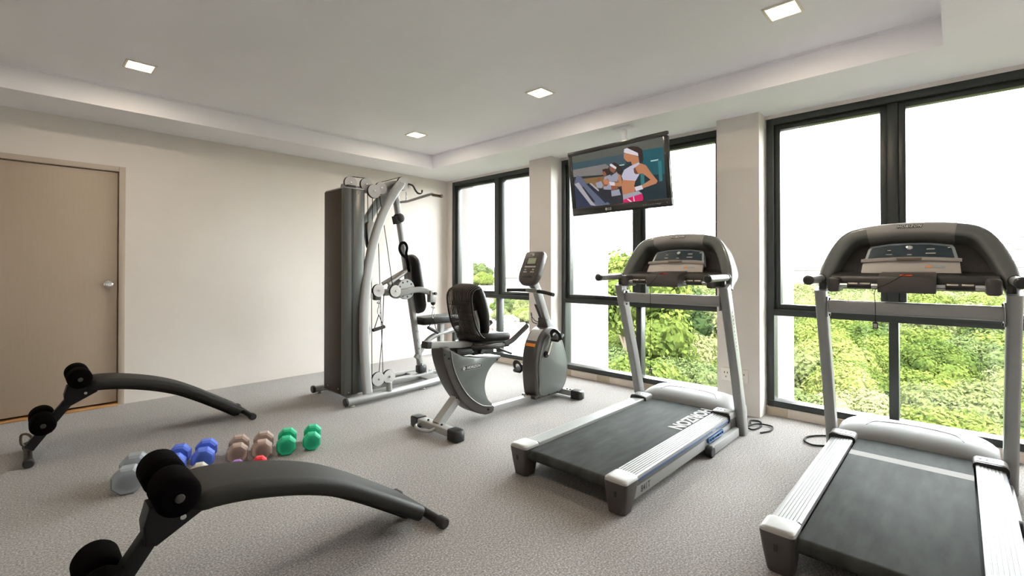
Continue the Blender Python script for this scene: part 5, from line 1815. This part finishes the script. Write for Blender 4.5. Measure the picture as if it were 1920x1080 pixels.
# trees and shrubs around the houses
tree(128, 141, 5.4, 6.5, 'd', 'round tree on the skyline behind the first window', group='trees around the houses')
tree(122, 131, 0.8, 5.0, 'g', 'light green tree below the skyline tree, behind the first window', group='trees around the houses')
SHRUB = ['roadside shrub leftmost below the low houses', 'dark roadside shrub second from left below the low houses', 'pale roadside shrub in the middle of the row',
         'pale roadside shrub right of the middle, beside the street', 'low bright roadside shrub at the street edge, right end', 'dark roadside shrub behind the middle of the row',
         'small pale roadside shrub in front of the others', 'small pale roadside shrub farthest right by the street']
for i, (x, y, zt, rr) in enumerate(((74, 74, -4.9, 3.0), (72.5, 70.0, -4.5, 3.2), (73.5, 66.5, -4.6, 3.2), (69, 62, -5.4, 3.0), (67, 60, -6.0, 2.6), (78, 70, -4.6, 3.0), (66, 66, -6.3, 2.2), (65.5, 58.0, -6.2, 2.3))):
    tree(x, y, zt, rr, 'gdpp'[i % 4], SHRUB[i], group='roadside shrubs', hs=0.9)

def car(label, m, c, ang):
    T = thing('car', label, 'car', (c[0], c[1], GZ + 0.05), ang, 'cars parked on the street')
    pr = [(-2.1, 0.35), (-2.1, 0.85), (-1.9, 0.95), (-1.1, 1.0), (-0.6, 1.45), (0.9, 1.47), (1.6, 1.0), (2.05, 0.92), (2.1, 0.4), (2.0, 0.3), (-2.0, 0.3)]
    B().prism(pr, 'y', -0.85, 0.85, 0.06).obj('body', m, T, local=True)
    B().prism([(-1.0, 1.03), (-0.6, 1.40), (0.85, 1.42), (1.40, 1.03)], 'y', -0.862, 0.862).obj('glazing', 'house_window', T, local=True, smooth=False)
    for x in (-1.3, 1.3):
        for s in (-1, 1):
            B().cyl((x, s * 0.70, 0.32), (x, s * 0.88, 0.32), 0.32, 16).obj('wheel', 'rubber_black', T, local=True)
    return T
car('white car parked below the roadside shrubs', 'car_white', (63.4, 61.3), TOWN)
car('dark grey car parked leftmost in the row on the street', 'car_grey', (53.6, 53.9), TOWN + pi / 2)
car('grey car second in the row on the street', 'car_grey', (54.4, 52.4), TOWN + pi / 2)
car('grey car third in the row on the street', 'car_grey', (55.6, 51.2), TOWN + pi / 2)
car('small red car at the left end of the parked row', 'car_red', (52.4, 55.4), TOWN + pi / 2)

def stall(label, m, c, w, dp, ang):
    T = thing('market_stall', label, 'stall', (c[0], c[1], GZ + 0.05), ang, 'market stalls on the street')
    R = [[(x * k, y * k, z) for x, y in ((-w / 2, -dp / 2), (w / 2, -dp / 2), (w / 2, dp / 2), (-w / 2, dp / 2))] for k, z in ((1.0, 2.0), (1.0, 2.15), (0.12, 2.75))]
    B().rings(R).obj('canopy', m, T, local=True, smooth=False)
    for sx in (-1, 1):
        for sy in (-1, 1):
            B().cyl((sx * w * 0.46, sy * dp * 0.46, 0), (sx * w * 0.46, sy * dp * 0.46, 2.0), 0.05, 8).obj('leg', 'steel', T, local=True)
    B().span((-w * 0.4, -dp * 0.4, 0.75), (w * 0.4, dp * 0.4, 0.85)).obj('table', 'canopy_white', T, local=True, smooth=False)
    return T
stall('long pink market canopy on the street', 'canopy_pink', (45.8, 42.6), 3.2, 2.2, TOWN)
for i, (x, y, m, nm) in enumerate(((41.0, 40.4, 'canopy_white', 'white canopy leftmost in the front row'), (40.6, 38.8, 'canopy_orange', 'orange canopy second in the front row'),
                                   (42.3, 39.1, 'canopy_grey', 'grey canopy in the middle of the stalls'), (43.9, 39.6, 'canopy_orange', 'orange canopy rightmost of the stalls'),
                                   (40.5, 36.6, 'canopy_white', 'white canopy nearest the window sill'), (43.0, 41.6, 'canopy_grey', 'grey canopy just left below the pink one'), (38.6, 37.4, 'canopy_pink', 'small pink canopy nearest the window sill'))):
    stall('market stall with ' + nm, m, (x, y), 1.3, 1.2, TOWN + 0.2 * i)
